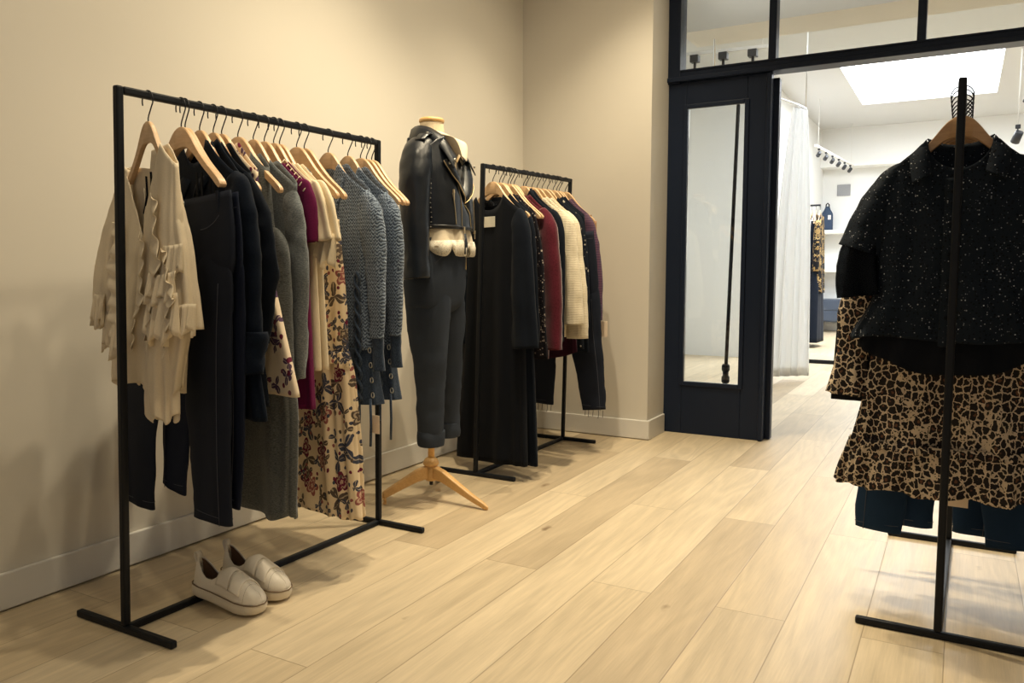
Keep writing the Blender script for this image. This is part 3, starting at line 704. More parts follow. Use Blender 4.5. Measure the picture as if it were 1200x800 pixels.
# navy coat with turned cuffs
t = hang(RA, YA[3], AN[3], 'wool_coat', 'navy coat with turned-back cuff hanging beside the dark jeans', 'coat', 'navy coats on the long rack')
body(t, 'navy', [(-.15, -.19, .185, .018, .016), (-.30, -.20, .20, .024, .018), (-.60, -.21, .235, .024, .018), (-.875, -.23, .295, .024, .018)], nw=.062, fd=.07, folds=(.001, .006, 5), wr=.005, seed=11)
for sg in (1, -1):
    sleeve(t, 'navy', [(sg * .165, 0, -.205, .045, .020), (sg * .205, -.004, -.31, .066, .025), (sg * .212, -.008, -.48, .078, .026), (sg * .208, -.012, -.66, .080, .026)], seed=12 + sg, crease=.0022, wr=.006)
    sleeve(t, 'navy', [(sg * .206, -.012, -.632, .094, .030), (sg * .208, -.014, -.69, .099, .033), (sg * .218, -.016, -.755, .088, .033)], name='turned_cuff', seed=13, nr=14, wr=.012, folds=(.002, .008, 3))
collar(t, 'navy', .062, -.135, .030, .055, .018, .022, -.21)
t = hang(RA, YA[4], AN[4], 'jacket', 'plain navy jacket between the turned-cuff coat and the small floral blouse', 'jacket', 'navy coats on the long rack')
body(t, 'navy2', [(-.15, -.19, .18, .016, .012), (-.30, -.20, .19, .018, .013), (-.60, -.21, .2, .018, .013), (-.85, -.21, .235, .018, .013)], nw=.065, fd=.05, folds=(.001, .005, 5), seed=14)
for sg in (1, -1):
    sleeve(t, 'navy2', [(sg * .155, 0, -.205, .04, .015), (sg * .215, -.004, -.34, .062, .018), (sg * .238, -.006, -.47, .062, .02), (sg * .205, -.008, -.66, .052, .018)], seed=15, wr=.007, crease=.002)
collar(t, 'navy2', .064, -.14, .026, .045, .014, .018, -.20)
# small floral blouse
t = hang(RA, YA[5], AN[5], 'floral_blouse', 'pale blouse with small burgundy flowers and a flared hem', 'blouse')
body(t, 'floral2', [(-.15, -.17, .165, .010, .014), (-.30, -.17, .172, .012, .022), (-.48, -.19, .225, .012, .026), (-.82, -.30, .325, .012, .028)], nw=.06, fd=.05, folds=(.0, .004, 4), seed=21)
collar(t, 'whitecl', .058, -.135, .014, .012, .012, .008, -.17)
# grey dress
t = hang(RA, YA[6], AN[6], 'grey_dress', 'long dark grey heather dress reaching almost to the floor', 'dress')
body(t, 'grey', [(-.15, -.14, .14, .018, .018), (-.34, -.15, .155, .024, .024), (-.55, -.19, .20, .024, .026), (-.85, -.18, .235, .026, .028), (-1.205, -.12, .215, .028, .028)], nw=.085, fd=.09, folds=(.001, .012, 5), wr=.006, seed=23, hw=(.008, 4))
sleeve(t, 'grey', [(.155, 0, -.35, .03, .016), (.185, 0, -.43, .04, .02), (.19, 0, -.60, .04, .02), (.19, 0, -.80, .036, .018)], seed=24)
sleeve(t, 'grey', [(-.155, 0, -.35, .03, .016), (-.185, 0, -.43, .04, .02), (-.19, 0, -.60, .04, .02), (-.19, 0, -.80, .036, .018)], seed=25)
# pale grey cardigan
t = hang(RA, YA[7], AN[7], 'grey_cardigan', 'pale grey heather cardigan with hanging sleeves beside the plum top', 'cardigan')
body(t, 'grey2', [(-.16, -.205, .205, .020, .014), (-.35, -.17, .175, .024, .018), (-.60, -.18, .19, .024, .018), (-.80, -.18, .185, .024, .018)], nw=.10, fd=.10, folds=(.001, .006, 5), seed=27)
for sg in (1, -1):
    sleeve(t, 'grey2', [(sg * .18, 0, -.225, .03, .016), (sg * .195, -.004, -.33, .040, .02), (sg * .205, -.006, -.44, .048, .022), (sg * .198, -.006, -.62, .044, .02), (sg * .195, -.006, -.79, .036, .018)], seed=28, crease=.002, wr=.006)
# plum top with lace-up shoulder
t = hang(RA, YA[8], AN[8], 'plum_blouse', 'plum cap-sleeved top with a lacy cut-out shoulder', 'blouse')
body(t, 'plum', [(-.16, -.215, .215, .014, .014), (-.33, -.19, .195, .018, .016), (-.60, -.18, .20, .018, .016), (-.895, -.18, .212, .018, .016)], nw=.10, fd=.09, folds=(.001, .006, 4), seed=31)
for sg in (1, -1): sleeve(t, 'plum', [(sg * .175, 0, -.20, .035, .014), (sg * .20, 0, -.28, .042, .018), (sg * .205, 0, -.385, .038, .018)], name='cap_sleeve', seed=32, nr=18)
lc = MB()
for k in range(7):
    u = .10 + .018 * k; z = hz(u) + .006
    lc.tube([(u, -.018, z - .012), (u + .004, -.004, z + .006), (u, .016, z - .010)], .0022, 6)
lc.build('shoulder_lacing', 'cream2', t)
# two cream tops with flutter sleeves
for k, (i, lab, d) in enumerate(((9, 'cream flutter-sleeve top right behind the plum top', 0.), (10, 'second cream flutter-sleeve top, sleeve showing over the floral maxi dress', .012))):
    t = hang(RA, YA[i], AN[i], 'cream_blouse', lab, 'blouse', 'cream flutter-sleeve tops')
    body(t, 'cream2', [(-.16, -.20, .20, .011, .009), (-.36, -.19, .195, .012, .010), (-.60, -.19, .205, .012, .010), (-.78, -.19, .21, .012, .010)], nw=.10, fd=.09, folds=(.001, .005, 4), seed=35 + k)
    for sg in (1, -1):
        sleeve(t, 'cream2', [(sg * .175, 0, -.20, .03, .010), (sg * (.205 + d), 0, -.27, .036, .013), (sg * (.225 + d), 0, -.385, .045, .014)], name='flutter_sleeve', seed=36, nr=18, folds=(0, .006, 5))
        if k: ruffle(t, 'cream2', [(sg * .195, -.014, -.33), (sg * .23, -.014, -.355), (sg * .275, -.008, -.36)], .10, .012, 3, seed=37, out=(0, -1))
# floral maxi dress below the two bare hangers
t = hang(RA, YA[12], AN[12], 'floral_maxi_dress', 'long cream maxi dress with large dark flowers and a gathered waist', 'dress')
FZ = -.315
body(t, 'floral', [(FZ, -.14, .165, .030, .014), (-.43, -.15, .18, .036, .018), (-.60, -.15, .195, .036, .018), (-.74, -.13, .198, .034, .016)], name='bodice', nw=.10, fd=.06, vee=True, ztop=lambda u: FZ + .1 * (abs(u) - .1), folds=(.001, .006, 6), seed=41)
body(t, 'floral', [(-.735, -.13, .20, .034, .016), (-.80, -.14, .222, .038, .02), (-1.0, -.14, .24, .046, .024), (-1.28, -.13, .262, .05, .026)], name='skirt', nw=0, ztop=lambda u: -.735, folds=(.004, .012, 8), seed=42, hw=(.006, 9), nt=140)
ruffle(t, 'floral', [(-.13, -.034, -.735), (.03, -.043, -.738), (.20, -.030, -.735), (.222, -.01, -.735)], .045, .006, 9, seed=43, name='waist_frill')
straps(t, (.145, -.12), -.235, -.325, 'floral')
t.children[-1]  # last strap
# blue cable cardigans
def cable_cardigan(y, a, lab, w=0., tf=.045):
    t = hang(RA, y, a, 'cable_cardigan', lab, 'cardigan', 'blue cable-knit cardigans')
    B = body(t, 'blueknit', [(-.16, -.20, .20, tf * .55, .022), (-.32, -.205, .21, tf, .03), (-.62, -.21, .215, tf, .032), (-.74, -.21, .22, tf, .032)], nw=.075, fd=.20, vee=True, folds=(.001, .006, 5), wr=.006, seed=45 + int(y * 100))
    body(t, 'bluedeep', [(-.735, -.21, .222, tf, .032), (-.80, -.21, .225, tf * 1.02, .032), (-.925, -.21, .245, tf, .032)], name='hem_panel', nw=0, ztop=lambda u: -.735, folds=(.004, .005, 5), seed=46)
    for sg in (1, -1):
        sleeve(t, 'blueknit', [(sg * .175, 0, -.215, .045, .026), (sg * .215, -.004, -.31, .052, .034), (sg * .240, -.008, -.45, .040, .028), (sg * .248, -.008, -.60, .028, .022), (sg * .246, -.008, -.70, .021, .017)], seed=47, wr=.006, crease=.001)
        sleeve(t, 'bluedeep', [(sg * .246, -.008, -.685, .0215, .0175), (sg * .248, -.008, -.76, .020, .016), (sg * .250, -.008, -.81, .018, .015)], name='ribbed_cuff', seed=48, nr=12)
    rows = []
    for off in (0., .022, .03):
        rows.append([(.085 + off, -tf * .6 - .004, -.165), (.055 + off, -tf - .006, -.30), (.025 + off, -tf - .010, -.42), (.02 + off, -tf - .012, -.60), (.02 + off, -tf - .012, -.72)])
    strip(t, 'blueknit', rows, 'front_band', .006)
    # laced side seam
    br = MB()
    for s_ in (0, 1):
        br.tube([(.192 + .012 * math.sin(q * 1.5 + s_ * PI), -tf * .92 - .008 - .003 * math.cos(q * 1.5 + s_ * PI), -.48 - q * .0215) for q in np.linspace(0, 20, 60)], .0055, 6)
    br.build('braided_lacing', 'bluedeep', t)
    for q in range(4):
        ey = MB()
        z = -.74 - .05 * q; p = (.225 + .004 * q, -tf * .55, z)
        ey.tube([(p[0] + .007 * math.cos(g), p[1] - .004, z + .009 * math.sin(g)) for g in np.linspace(0, 2 * PI, 13)], .0018, 5, cap=False)
        ey.build('eyelet', 'silver', t)
    for u0, L in ((.190, .07), (.245, .13)):
        MB().tube([(u0, -tf - .002, -.90), (u0 + .004, -tf - .004, -.92 - L * .5), (u0 - .002, -tf - .002, -.93 - L)], .0045, 6).build('lace_end', 'bluedeep', t)
    MB().box((.055, -tf - .013, -.672), (.150, -tf - .009, -.660)).build('pocket_edge', 'blueknit', t, smooth=False, bevel=.002)
    return t
t = cable_cardigan(YA[13], AN[13], 'blue cable cardigan with laced sides right behind the floral maxi dress')
price_tag(t, .255, -.03, -.90, .055, w=.040, h=.062)
cable_cardigan(YA[14], AN[14], 'second blue cable cardigan, last garment before the empty hangers', tf=.034)

# ------------------------------------------------------------------ rack B
GB = 'wooden hangers on the corner rack'
YB = [3.316, 3.38, 3.409, 3.463, 3.489, 3.523, 3.621, 3.649, 3.714, 3.771, 3.83, 3.89, 3.962, 4.004, 4.036, 4.112]
hb = ['wooden hanger of the long black dress, first on the corner rack', 'wooden hanger of the black tunic, second on the corner rack', 'wooden hanger inside the beaded top on the corner rack', 'bare wooden hanger with its pale tip over the burgundy sweater',
      'wooden hanger tight behind the bare one over the burgundy sweater', 'wooden hanger inside the burgundy sweater', 'darker shaded wooden hanger in the black blazer neck', 'wooden hanger just behind the black blazer collar', 'wooden hanger in the ivory ribbed cardigan',
      'wooden hanger in the second ivory sweater with tip showing beside it', 'wooden hanger of the dark plum skirt between the ivory sweaters and the dotted blouse', 'wooden hanger inside the dotted navy blouse', 'wooden hanger inside the plain navy blouse before the plaid shirt', 'wooden hanger carrying the frayed black jeans',
      'wooden hanger in the plum plaid shirt', 'last wooden hanger against the corner rack far post']
AB = [-18, -17, -15, -13, -12, -11, -9, -8, -8, -8, -8, -8, -8, -8, -10, -14]
for i, (y, l, a) in enumerate(zip(YB, hb, AB)): hanger(RB(y), R(a), l, GB, 'n' if i in (0, 1, 3, 4, 10, 15) else 'm')
t = hang(RB, YB[0], AB[0], 'black_maxi_dress', 'long black dress with a white neck label, first on the corner rack', 'dress')
B1 = body(t, 'blk', [(-.17, -.19, .19, .022, .018), (-.33, -.20, .20, .03, .024), (-.8, -.22, .215, .034, .026), (-1.425, -.27, .235, .038, .028)], slant=.06, nw=.095, fd=.075, bd=.03, folds=(.001, .010, 5), seed=51)
for sg in (1, -1):
    sleeve(t, 'navy2', [(sg * .175, 0, -.21, .045, .020), (sg * .205, -.006, -.33, .058, .028), (sg * .22, -.012, -.55, .07, .030), (sg * .245, -.016, -.85, .082, .032)], seed=52, folds=(0, .005, 4))
p = B1.front(-.02, -.265)
MB().box((-.055, -.034, -.285), (.052, -.031, -.235)).build('neck_label', 'white', t, smooth=False, bevel=.001)
MB().tube([(-.06 + .012 * k, -.005 - .012 * (k % 2), -.17 - .016 * math.sin(k * 1.1)) for k in range(9)], .004, 6).build('neck_strap', 'blk', t)
t = hang(RB, YB[1], AB[1], 'black_tunic_dress', 'long black velvet dress showing its hem behind the first black dress', 'dress')
body(t, 'navy2', [(-.17, -.19, .195, .018, .010), (-.40, -.2, .205, .022, .012), (-.8, -.2, .235, .024, .012), (-1.42, -.22, .27, .026, .012)], nw=.09, fd=.06, folds=(.001, .006, 5), seed=53)
sleeve(t, 'navy2', [(.165, 0, -.21, .04, .014), (.195, 0, -.33, .045, .016), (.21, 0, -.60, .05, .016), (.22, 0, -.83, .05, .016)], seed=54)
t = hang(RB, YB[2], AB[2], 'beaded_blouse', 'dark top with glittering bead trim in front of the burgundy sweater', 'blouse')
body(t, 'sequin2', [(-.16, -.19, .215, .010, .014), (-.30, -.19, .252, .010, .015), (-.40, -.19, .268, .010, .016), (-.7, -.19, .280, .010, .016), (-.91, -.19, .30, .010, .016)], nw=.09, fd=.06, folds=(.0, .003, 4), seed=55)
t = hang(RB, YB[5], AB[5], 'burgundy_sweater', 'burgundy wool sweater on the corner rack', 'sweater')
body(t, 'bknit', [(-.15, -.2, .205, .022, .022), (-.32, -.21, .215, .028, .03), (-.6, -.21, .22, .028, .03), (-.93, -.21, .215, .028, .03)], nw=.085, fd=.05, folds=(.001, .005, 4), seed=56)
for sg in (1, -1): sleeve(t, 'bknit', [(sg * .175, 0, -.20, .045, .024), (sg * .222, -.004, -.32, .052, .03), (sg * .244, -.006, -.52, .054, .03), (sg * .255, -.006, -.72, .050, .028), (sg * .26, -.006, -.88, .044, .026)], seed=57, crease=.001)
t = hang(RB, YB[6], AB[6], 'black_blazer', 'black blazer with raised collar between burgundy and ivory sweaters', 'blazer')
body(t, 'navy2', [(-.14, -.19, .20, .02, .012), (-.32, -.2, .21, .026, .012), (-.6, -.2, .21, .026, .012), (-.88, -.2, .22, .026, .012)], nw=.055, fd=.12, vee=True, folds=(.0, .004, 4), seed=58)
for sg in (1, -1): sleeve(t, 'navy2', [(sg * .17, 0, -.20, .04, .018), (sg * .21, 0, -.32, .045, .02), (sg * .215, 0, -.6, .045, .02), (sg * .215, 0, -.85, .042, .02)], seed=59)
collar(t, 'navy2', .055, -.125, .042, .05, .018, .02, -.19)
for k, (i, lab, zz) in enumerate(((8, 'ivory ribbed cardigan with its cuff hanging highest on the corner rack', 0.), (9, 'second ivory ribbed sweater, cuff showing below the first', -.075))):
    t = hang(RB, YB[i], AB[i], 'ivory_sweater', lab, 'sweater', 'ivory knits on the corner rack')
    body(t, 'iknit', [(-.15, -.2, .205, .018, .02), (-.32, -.21, .215, .024, .024), (-.6, -.21, .22, .024, .024), (-.84, -.21, .215, .024, .024)], nw=.085, fd=.05, folds=(.001, .004, 4), seed=61 + k)
    for sg in (1, -1): sleeve(t, 'iknit', [(sg * .175, 0, -.205, .045, .022), (sg * .218, -.004, -.30, .052, .026), (sg * .236, -.006, -.46, .056, .028), (sg * .255, -.006, -.62, .060, .028), (sg * .264, -.006, -.775 + zz, .062, .028)], seed=62, crease=.0015)
t = hang(RB, YB[10], AB[10], 'plum_skirt', 'dark plum skirt whose curved hem shows below the ivory knits', 'skirt')
body(t, 'plumdark', [(-.30, -.17, .17, .012, .010), (-.6, -.19, .20, .014, .012), (-.93, -.20, .225, .014, .012)], nw=0, ztop=lambda u: -.30, folds=(.001, .005, 5), seed=63, curve=-.045)
straps(t, (-.12, .12), -.19, -.31)
t = hang(RB, YB[11], AB[11], 'dotted_blouse', 'navy blouse with pale dots behind the ivory knits', 'blouse')
body(t, 'dots', [(-.15, -.19, .195, .018, .016), (-.32, -.2, .205, .022, .02), (-.6, -.2, .225, .022, .02), (-.92, -.2, .245, .022, .02)], nw=.08, fd=.05, folds=(.001, .005, 4), seed=64)
for sg in (1, -1): sleeve(t, 'dots', [(sg * .17, 0, -.205, .04, .018), (sg * .205, 0, -.32, .042, .02), (sg * .225, 0, -.55, .042, .02), (sg * .235, 0, -.78, .038, .02)], seed=65)
t = hang(RB, YB[12], AB[12], 'navy_blouse', 'plain navy blouse next to the plum plaid shirt', 'blouse')
body(t, 'navy2', [(-.15, -.19, .20, .016, .012), (-.32, -.2, .215, .018, .014), (-.6, -.2, .222, .018, .014), (-.95, -.2, .235, .018, .014)], nw=.07, fd=.05, folds=(.001, .004, 4), seed=66)
t = hang(RB, YB[13], AB[13], 'frayed_jeans', 'black jeans with frayed hems at the back of the corner rack', 'jeans')
jeans(t, 'jean_blk', [(-.30, -.19, .24, .010, .008), (-.45, -.21, .26, .012, .01), (-.6, -.22, .275, .012, .01), (-.72, -.18, .22, .004, .004)],
      [[(-.10, 0, -.66, .12, .010), (-.10, 0, -.85, .105, .011), (-.085, 0, -1.05, .085, .011), (-.085, 0, -1.265, .068, .011)], [(.16, 0, -.66, .125, .010), (.185, 0, -.85, .11, .011), (.225, 0, -1.05, .09, .011), (.255, 0, -1.265, .074, .011)]], seed=67, loops=False)
for u0 in (-.085, .255):
    fy = MB()
    for k in range(5):
        u = u0 - .05 + .027 * k + .006 * math.sin(k * 5); fy.tube([(u, -.01, -1.262), (u + .004 * math.sin(k * 3), -.01, -1.28), (u - .003, -.01, -1.30 - .008 * (k % 2))], .0016, 5)
    fy.build('frayed_threads', 'jean_blk', t)
t = hang(RB, YB[14], AB[14], 'plaid_shirt', 'plum plaid shirt with a buttoned cuff, near the end of the corner rack', 'shirt')
body(t, 'plaid', [(-.15, -.19, .20, .012, .018), (-.32, -.2, .21, .014, .022), (-.6, -.2, .21, .014, .022), (-.86, -.2, .2, .014, .022)], nw=.075, fd=.05, folds=(.001, .005, 4), seed=69)
for sg in (1, -1):
    sleeve(t, 'plaid', [(sg * .17, 0, -.205, .04, .016), (sg * .215, 0, -.34, .044, .018), (sg * .24, 0, -.52, .044, .02), (sg * .25, 0, -.70, .042, .02)], seed=70, crease=.0015)
    sleeve(t, 'plaid', [(sg * .25, 0, -.69, .040, .020), (sg * .25, 0, -.775, .042, .021)], name='cuff', seed=71, nr=8)
t = hang(RB, YB[15], AB[15], 'tan_camisole', 'sheer tan camisole on the last hanger of the corner rack', 'camisole')
body(t, 'tanfab', [(-.24, -.18, .222, .010, .012), (-.5, -.18, .225, .014, .016), (-.8, -.18, .23, .014, .016)], nw=.1, fd=.05, ztop=lambda u: -.24, folds=(.001, .005, 5), seed=72)
straps(t, (-.14, .19), -.205, -.25, 'tanfab')
price_tag(t, .275, -.01, -.66, .125, w=.085, h=.085)

# ------------------------------------------------------------------ mannequin and its clothes
MP = (-1.957, 2.80, 0); MR = R(103); HB = Matrix.Rotation(-MR, 3, 'Z') @ Vector((-.030, 0, 0)); HB = (HB.x, HB.y)
t = thing('dress_form', 'linen dress form on a honey-coloured wooden tripod', 'mannequin', MP, MR)
MB().lathe([(.075, 1.44), (.066, 1.50), (.054, 1.55), (.050, 1.60), (.048, 1.612)], 32, (0, .01, 0)).build('neck', 'linen', t)
MB().lathe([(.049, 1.611), (.053, 1.615), (.053, 1.624), (.047, 1.630)], 32, (0, .01, 0)).build('neck_cap', 'tripod', t)
body(t, 'linen', [(1.50, -.115, .115, .05, .05), (1.38, -.135, .135, .085, .07), (1.2, -.12, .12, .08, .07), (1.02, -.14, .14, .08, .08), (.96, -.13, .13, .075, .075)], name='torso', nw=0, ztop=lambda u: 1.50 - .45 * max(0, abs(u) - .06), folds=(0, 0, 3), wr=0, seed=80, nt=48, nz=24)
MB().tube([(HB[0], HB[1], .165), (0, 0, .98)], .0145, 16).build('pole', 'tripod', t)
MB().lathe([(.026, .150), (.034, .155), (.034, .165), (.028, .178), (.018, .186)], 28, (HB[0], HB[1], 0)).build('collar_ring', 'tripod', t)
MB().lathe([(.024, .085), (.027, .09), (.027, .15), (.024, .152)], 28, (HB[0], HB[1], 0)).build('hub', 'tripod', t)
MB().tube([(HB[0], HB[1], .065), (HB[0], HB[1], .09)], .008, 10).build('pole_tip', 'hook', t)
for fx, fy in ((-1.684, 2.778), (-2.112, 2.622), (-2.13, 3.06)):
    d = Vector((fx + 1.987, fy - MP[1], 0)); d.rotate(Matrix.Rotation(-MR, 3, 'Z')); L = d.length; d.normalize(); pr = Vector((-d.y, d.x, 0))
    prof = [(.020, .095, .150, .017), (.07, .085, .135, .016), (.14, .058, .098, .0145), (.22, .026, .056, .012), (L - .015, .002, .026, .009), (L, .001, .014, .006)]
    V = []; F = []
    for r_, z0, z1, w in prof:
        for sx, z in ((-1, z0), (1, z0), (1, z1), (-1, z1)): V.append(d * r_ + pr * (sx * w) + Vector((HB[0], HB[1], z)))
    for i in range(len(prof) - 1):
        for j in range(4): F.append((i * 4 + j, i * 4 + (j + 1) % 4, i * 4 + 4 + (j + 1) % 4, i * 4 + 4 + j))
    F += [(3, 2, 1, 0), tuple(len(V) - 4 + j for j in range(4))]
    obj('leg', V, F, 'tripod', t, smooth=False, bevel=.005)

SH = lambda u: 1.555 - .42 * max(0, abs(u) - .055) - 1.5 * max(0, abs(u) - .13) ** 1.3
# cream blouse
t = thing('lace_blouse', 'cream blouse with scalloped lace hem worn under the leather jacket', 'blouse', MP, MR)
b = body(t, 'cream', [(1.52, -.135, .135, .070, .065), (1.40, -.155, .155, .100, .085), (1.25, -.15, .15, .108, .085), (1.15, -.156, .162, .136, .10), (1.09, -.168, .178, .146, .104)], nw=.062, fd=.14, vee=True, ztop=lambda u: SH(u) - .022, folds=(.001, .007, 7), seed=82)
lc = []; lo = []
for k in range(97):
    g = PI * 1.02 + (PI * .96) * k / 96.
    sc_ = abs(math.sin(k / 96. * 4.0 * PI)) ** .6
    p = b.at(g, .93); q = b.at(g, 1.0)
    lc.append((p.x * 1.01, p.y - .004, p.z)); lo.append((q.x * 1.01, q.y - .004, q.z + .004 - .040 * sc_))
mid = [tuple((np.array(a) * .5 + np.array(c) * .5) + np.array((0, -.004, 0))) for a, c in zip(lc, lo)]
strip(t, 'lace', [lc, mid, lo], 'lace_trim', .004, 194)
for sg in (-1, 1):
    strip(t, 'cream', [[(sg * .052, .03, 1.545), (sg * .053, -.02, 1.53), (sg * .042, -.065, 1.50), (sg * .010, -.10, 1.445)], [(sg * .052, .02, 1.575), (sg * .054, -.03, 1.570), (sg * .046, -.085, 1.545), (sg * .012, -.116, 1.478)], [(sg * .056, .012, 1.560), (sg * .060, -.04, 1.552), (sg * .064, -.118, 1.532), (sg * .022, -.138, 1.450)]], 'soft_collar', .002, 40)
# jeans
t = thing('rolled_jeans', 'charcoal jeans with rolled cuffs on the mannequin', 'jeans', MP, MR)
B = Body([(1.13, -.165, .165, .105, .09), (1.04, -.178, .178, .11, .105), (.94, -.182, .182, .114, .110), (.84, -.176, .176, .098, .10), (.80, -.10, .10, .03, .03), (.77, -.05, .05, .0, .0)], nw=0, ztop=lambda u: 1.13, folds=(.0, .002, 4), wr=.004, seed=84, p=.85, q=.85)
V, F = B.mesh(72, 24)
for sg in (-1, 1):
    v, f = sweep_mesh([(sg * .070, 0, 1.04, .070, .080), (sg * .080, 0, .93, .078, .092), (sg * .089, -.004, .80, .080, .092), (sg * .095, -.012, .62, .062, .070), (sg * .097, -.014, .5, .055, .060), (sg * .098, -.014, .38, .050, .054), (sg * .098, -.014, .268, .047, .050)], 40, 56, soft=True, folds=(0, .002, 3), wr=.005, seed=85 + sg, crease=.0016, p=1.)
    k = len(V); V += v; F += [tuple(j + k for j in q) for q in f]
obj('denim_shell', V, F, 'jean_grey', t, solid=.003)
for sg in (-1, 1):
    sleeve(t, 'jean_grey', [(sg * .098, -.014, .328, .050, .054), (sg * .098, -.014, .306, .054, .057), (sg * .098, -.014, .284, .054, .057), (sg * .098, -.014, .264, .051, .054)], name='rolled_cuff', seed=87, nr=10, wr=.006, p=1., solid=.004)
    pts = []
    for a in np.linspace(0, 1, 7):
        q = B.front(sg * (.05 + .11 * a), 1.08 - .055 * (1 - a) ** 2 + .0); q2 = B.front(sg * (.05 + .11 * a), 1.085 - .06 * a ** 2); pts.append((q2.x, q2.y - .002, q2.z))
    MB().tube(pts, .002, 5).build('pocket_seam', 'seam', t)
# leather jacket
t = thing('leather_jacket', 'black leather biker jacket with brass zips on the mannequin', 'jacket', MP, MR)
J = body(t, 'leather', [(1.52, -.172, .172, .085, .085), (1.42, -.182, .182, .124, .104), (1.30, -.176, .180, .146, .104), (1.165, -.166, .172, .150, .108)], nw=.085, fd=.235, bd=.01, vee=True, ztop=SH, folds=(.0, .004, 5), wr=.004, seed=88, p=.85, q=.85, nt=128, nz=56, solid=.004)
for sg in (-1, 1):
    sleeve(t, 'leather', [(sg * .085, .008, 1.522, .026, .052), (sg * .135, .008, 1.492, .042, .060), (sg * .176, .008, 1.41, .050, .066), (sg * .194, .006, 1.27, .046, .061), (sg * .206, -.004, 1.08, .043, .056), (sg * .210, -.012, .965, .044, .056)], seed=89 + sg, crease=.0012, wr=.005, nr=60, nt=44, p=1., solid=.004)
    e = MB()
    rows = [[(sg * (.092 + .017 * k), -.034 + .042 * w_, (1.552, 1.550, 1.546, 1.540, 1.530, 1.516)[k]) for k in range(6)] for w_ in (0, 1)]
    strip(t, 'leather', rows, 'epaulette', .006, 14)
    MB().lathe([(.001, 0), (.006, .001), (.005, .004), (.001, .006)], 12, (sg * .102, -.013, 1.553)).build('snap', 'silver', t)
def onf(pts, off=.003, k=40):
    P = crv([(u, 0, z) for u, z in pts], k); o = []
    for u, _, z in P: q = J.front(u, z); o.append((u, q.y - off, z))
    return o
def zipline(pts, r=.0024, name='zip', m='gold', off=.004): return MB().tube(onf(pts, off), r, 6).build(name, m, t)
# lapels: folded-back fronts
lapN = ([(-.070, 1.465), (-.055, 1.425), (-.030, 1.37), (.005, 1.305)], [(-.105, 1.455), (-.100, 1.415), (-.072, 1.365), (.002, 1.290)], [(-.140, 1.435), (-.128, 1.405), (-.090, 1.352), (.0, 1.275)])
for sg in (1, -1):
    rows = [onf([(sg * u, z) for u, z in l], o, 30) for l, o in zip(lapN, (.008, .017, .012))]
    strip(t, 'leather', rows, 'lapel', .005, 40)
    zipline([(sg * u, z) for u, z in lapN[2]], .0019, 'lapel_zip', off=.017)
    p = onf([(sg * -.122, 1.428), (sg * -.12, 1.427)], .018, 2)[0]
    MB().tube([p, (p[0], p[1] - .005, p[2])], .006, 12).build('snap', 'silver', t)
    # collar wing
    rows = [[(sg * .040, .058, 1.558), (sg * .060, .025, 1.556), (sg * .066, -.02, 1.540), (sg * .062, -.065, 1.505), (sg * .046, -.108, 1.435)], [(sg * .043, .066, 1.592), (sg * .066, .030, 1.590), (sg * .073, -.02, 1.575), (sg * .073, -.072, 1.538), (sg * .058, -.122, 1.462)],
            [(sg * .048, .080, 1.580), (sg * .080, .034, 1.575), (sg * .092, -.03, 1.558), (sg * .098, -.084, 1.520), (sg * .094, -.130, 1.445)], [(sg * .056, .092, 1.530), (sg * .102, .040, 1.525), (sg * .120, -.035, 1.515), (sg * .132, -.090, 1.478), (sg * .132, -.138, 1.405)]]
    strip(t, 'leather', rows, 'collar', .005, 40)
    p = (sg * .120, -.134, 1.440)
    MB().tube([p, (p[0], p[1] - .006, p[2])], .006, 12).build('snap', 'silver', t)
strip(t, 'leather', [[(-.040, .058, 1.558), (-.015, .066, 1.558), (.015, .066, 1.558), (.040, .058, 1.558)], [(-.043, .066, 1.592), (-.016, .075, 1.592), (.016, .075, 1.592), (.043, .066, 1.592)], [(-.048, .080, 1.580), (-.018, .089, 1.580), (.018, .089, 1.580), (.048, .080, 1.580)], [(-.056, .092, 1.530), (-.02, .100, 1.530), (.02, .100, 1.530), (.056, .092, 1.530)]], 'back_collar', .005, 20)
zipline([(.0, 1.278), (.012, 1.24), (.014, 1.17)], .0022, 'front_zip')
zipline([(.060, 1.290), (.062, 1.24), (.064, 1.155)], .0022, 'edge_zip', off=.010)
strip(t, 'leather', [onf([(.012, 1.29), (.014, 1.23), (.016, 1.168)], .003, 20), onf([(.060, 1.295), (.062, 1.24), (.064, 1.16)], .009, 20)], 'front_flap', .004, 24)
zipline([(-.060, 1.375), (-.056, 1.28), (-.052, 1.172)], .0018, 'chest_zip', off=.003)
zipline([(-.112, 1.31), (-.106, 1.25), (-.100, 1.185)], .0022, 'pocket_zip')
for (u, z, h) in ((-.113, 1.315, .035), (-.052, 1.168, .03), (.065, 1.158, .028)):
    p = onf([(u, z), (u + .001, z - .001)], .010, 2)[0]
    MB().box((p[0] - .006, p[1] - .004, p[2] - .006), (p[0] + .006, p[1] + .002, p[2] + .008)).box((p[0] - .0035, p[1] - .004, p[2] - h), (p[0] + .0035, p[1] - .001, p[2] - .004)).build('zip_pull', 'gold', t, smooth=False, bevel=.001)
p = onf([(-.052, 1.168), (-.052, 1.167)], .012, 2)[0]; tsl = MB()
for k in range(7): tsl.tube([(p[0] + .002 * (k - 3), p[1] - .002, p[2] - .02), (p[0] + .004 * (k - 3), p[1] - .008, p[2] - .06), (p[0] + .0045 * (k - 3), p[1] - .006, p[2] - .105)], .0022, 5)
tsl.build('leather_tassel', 'leather', t)
MB().tube(onf([(-.165, 1.178), (-.10, 1.176), (.0, 1.174), (.10, 1.176), (.165, 1.178)], .002, 50), .0045, 6).build('hem_band', 'leather', t)
st = MB()
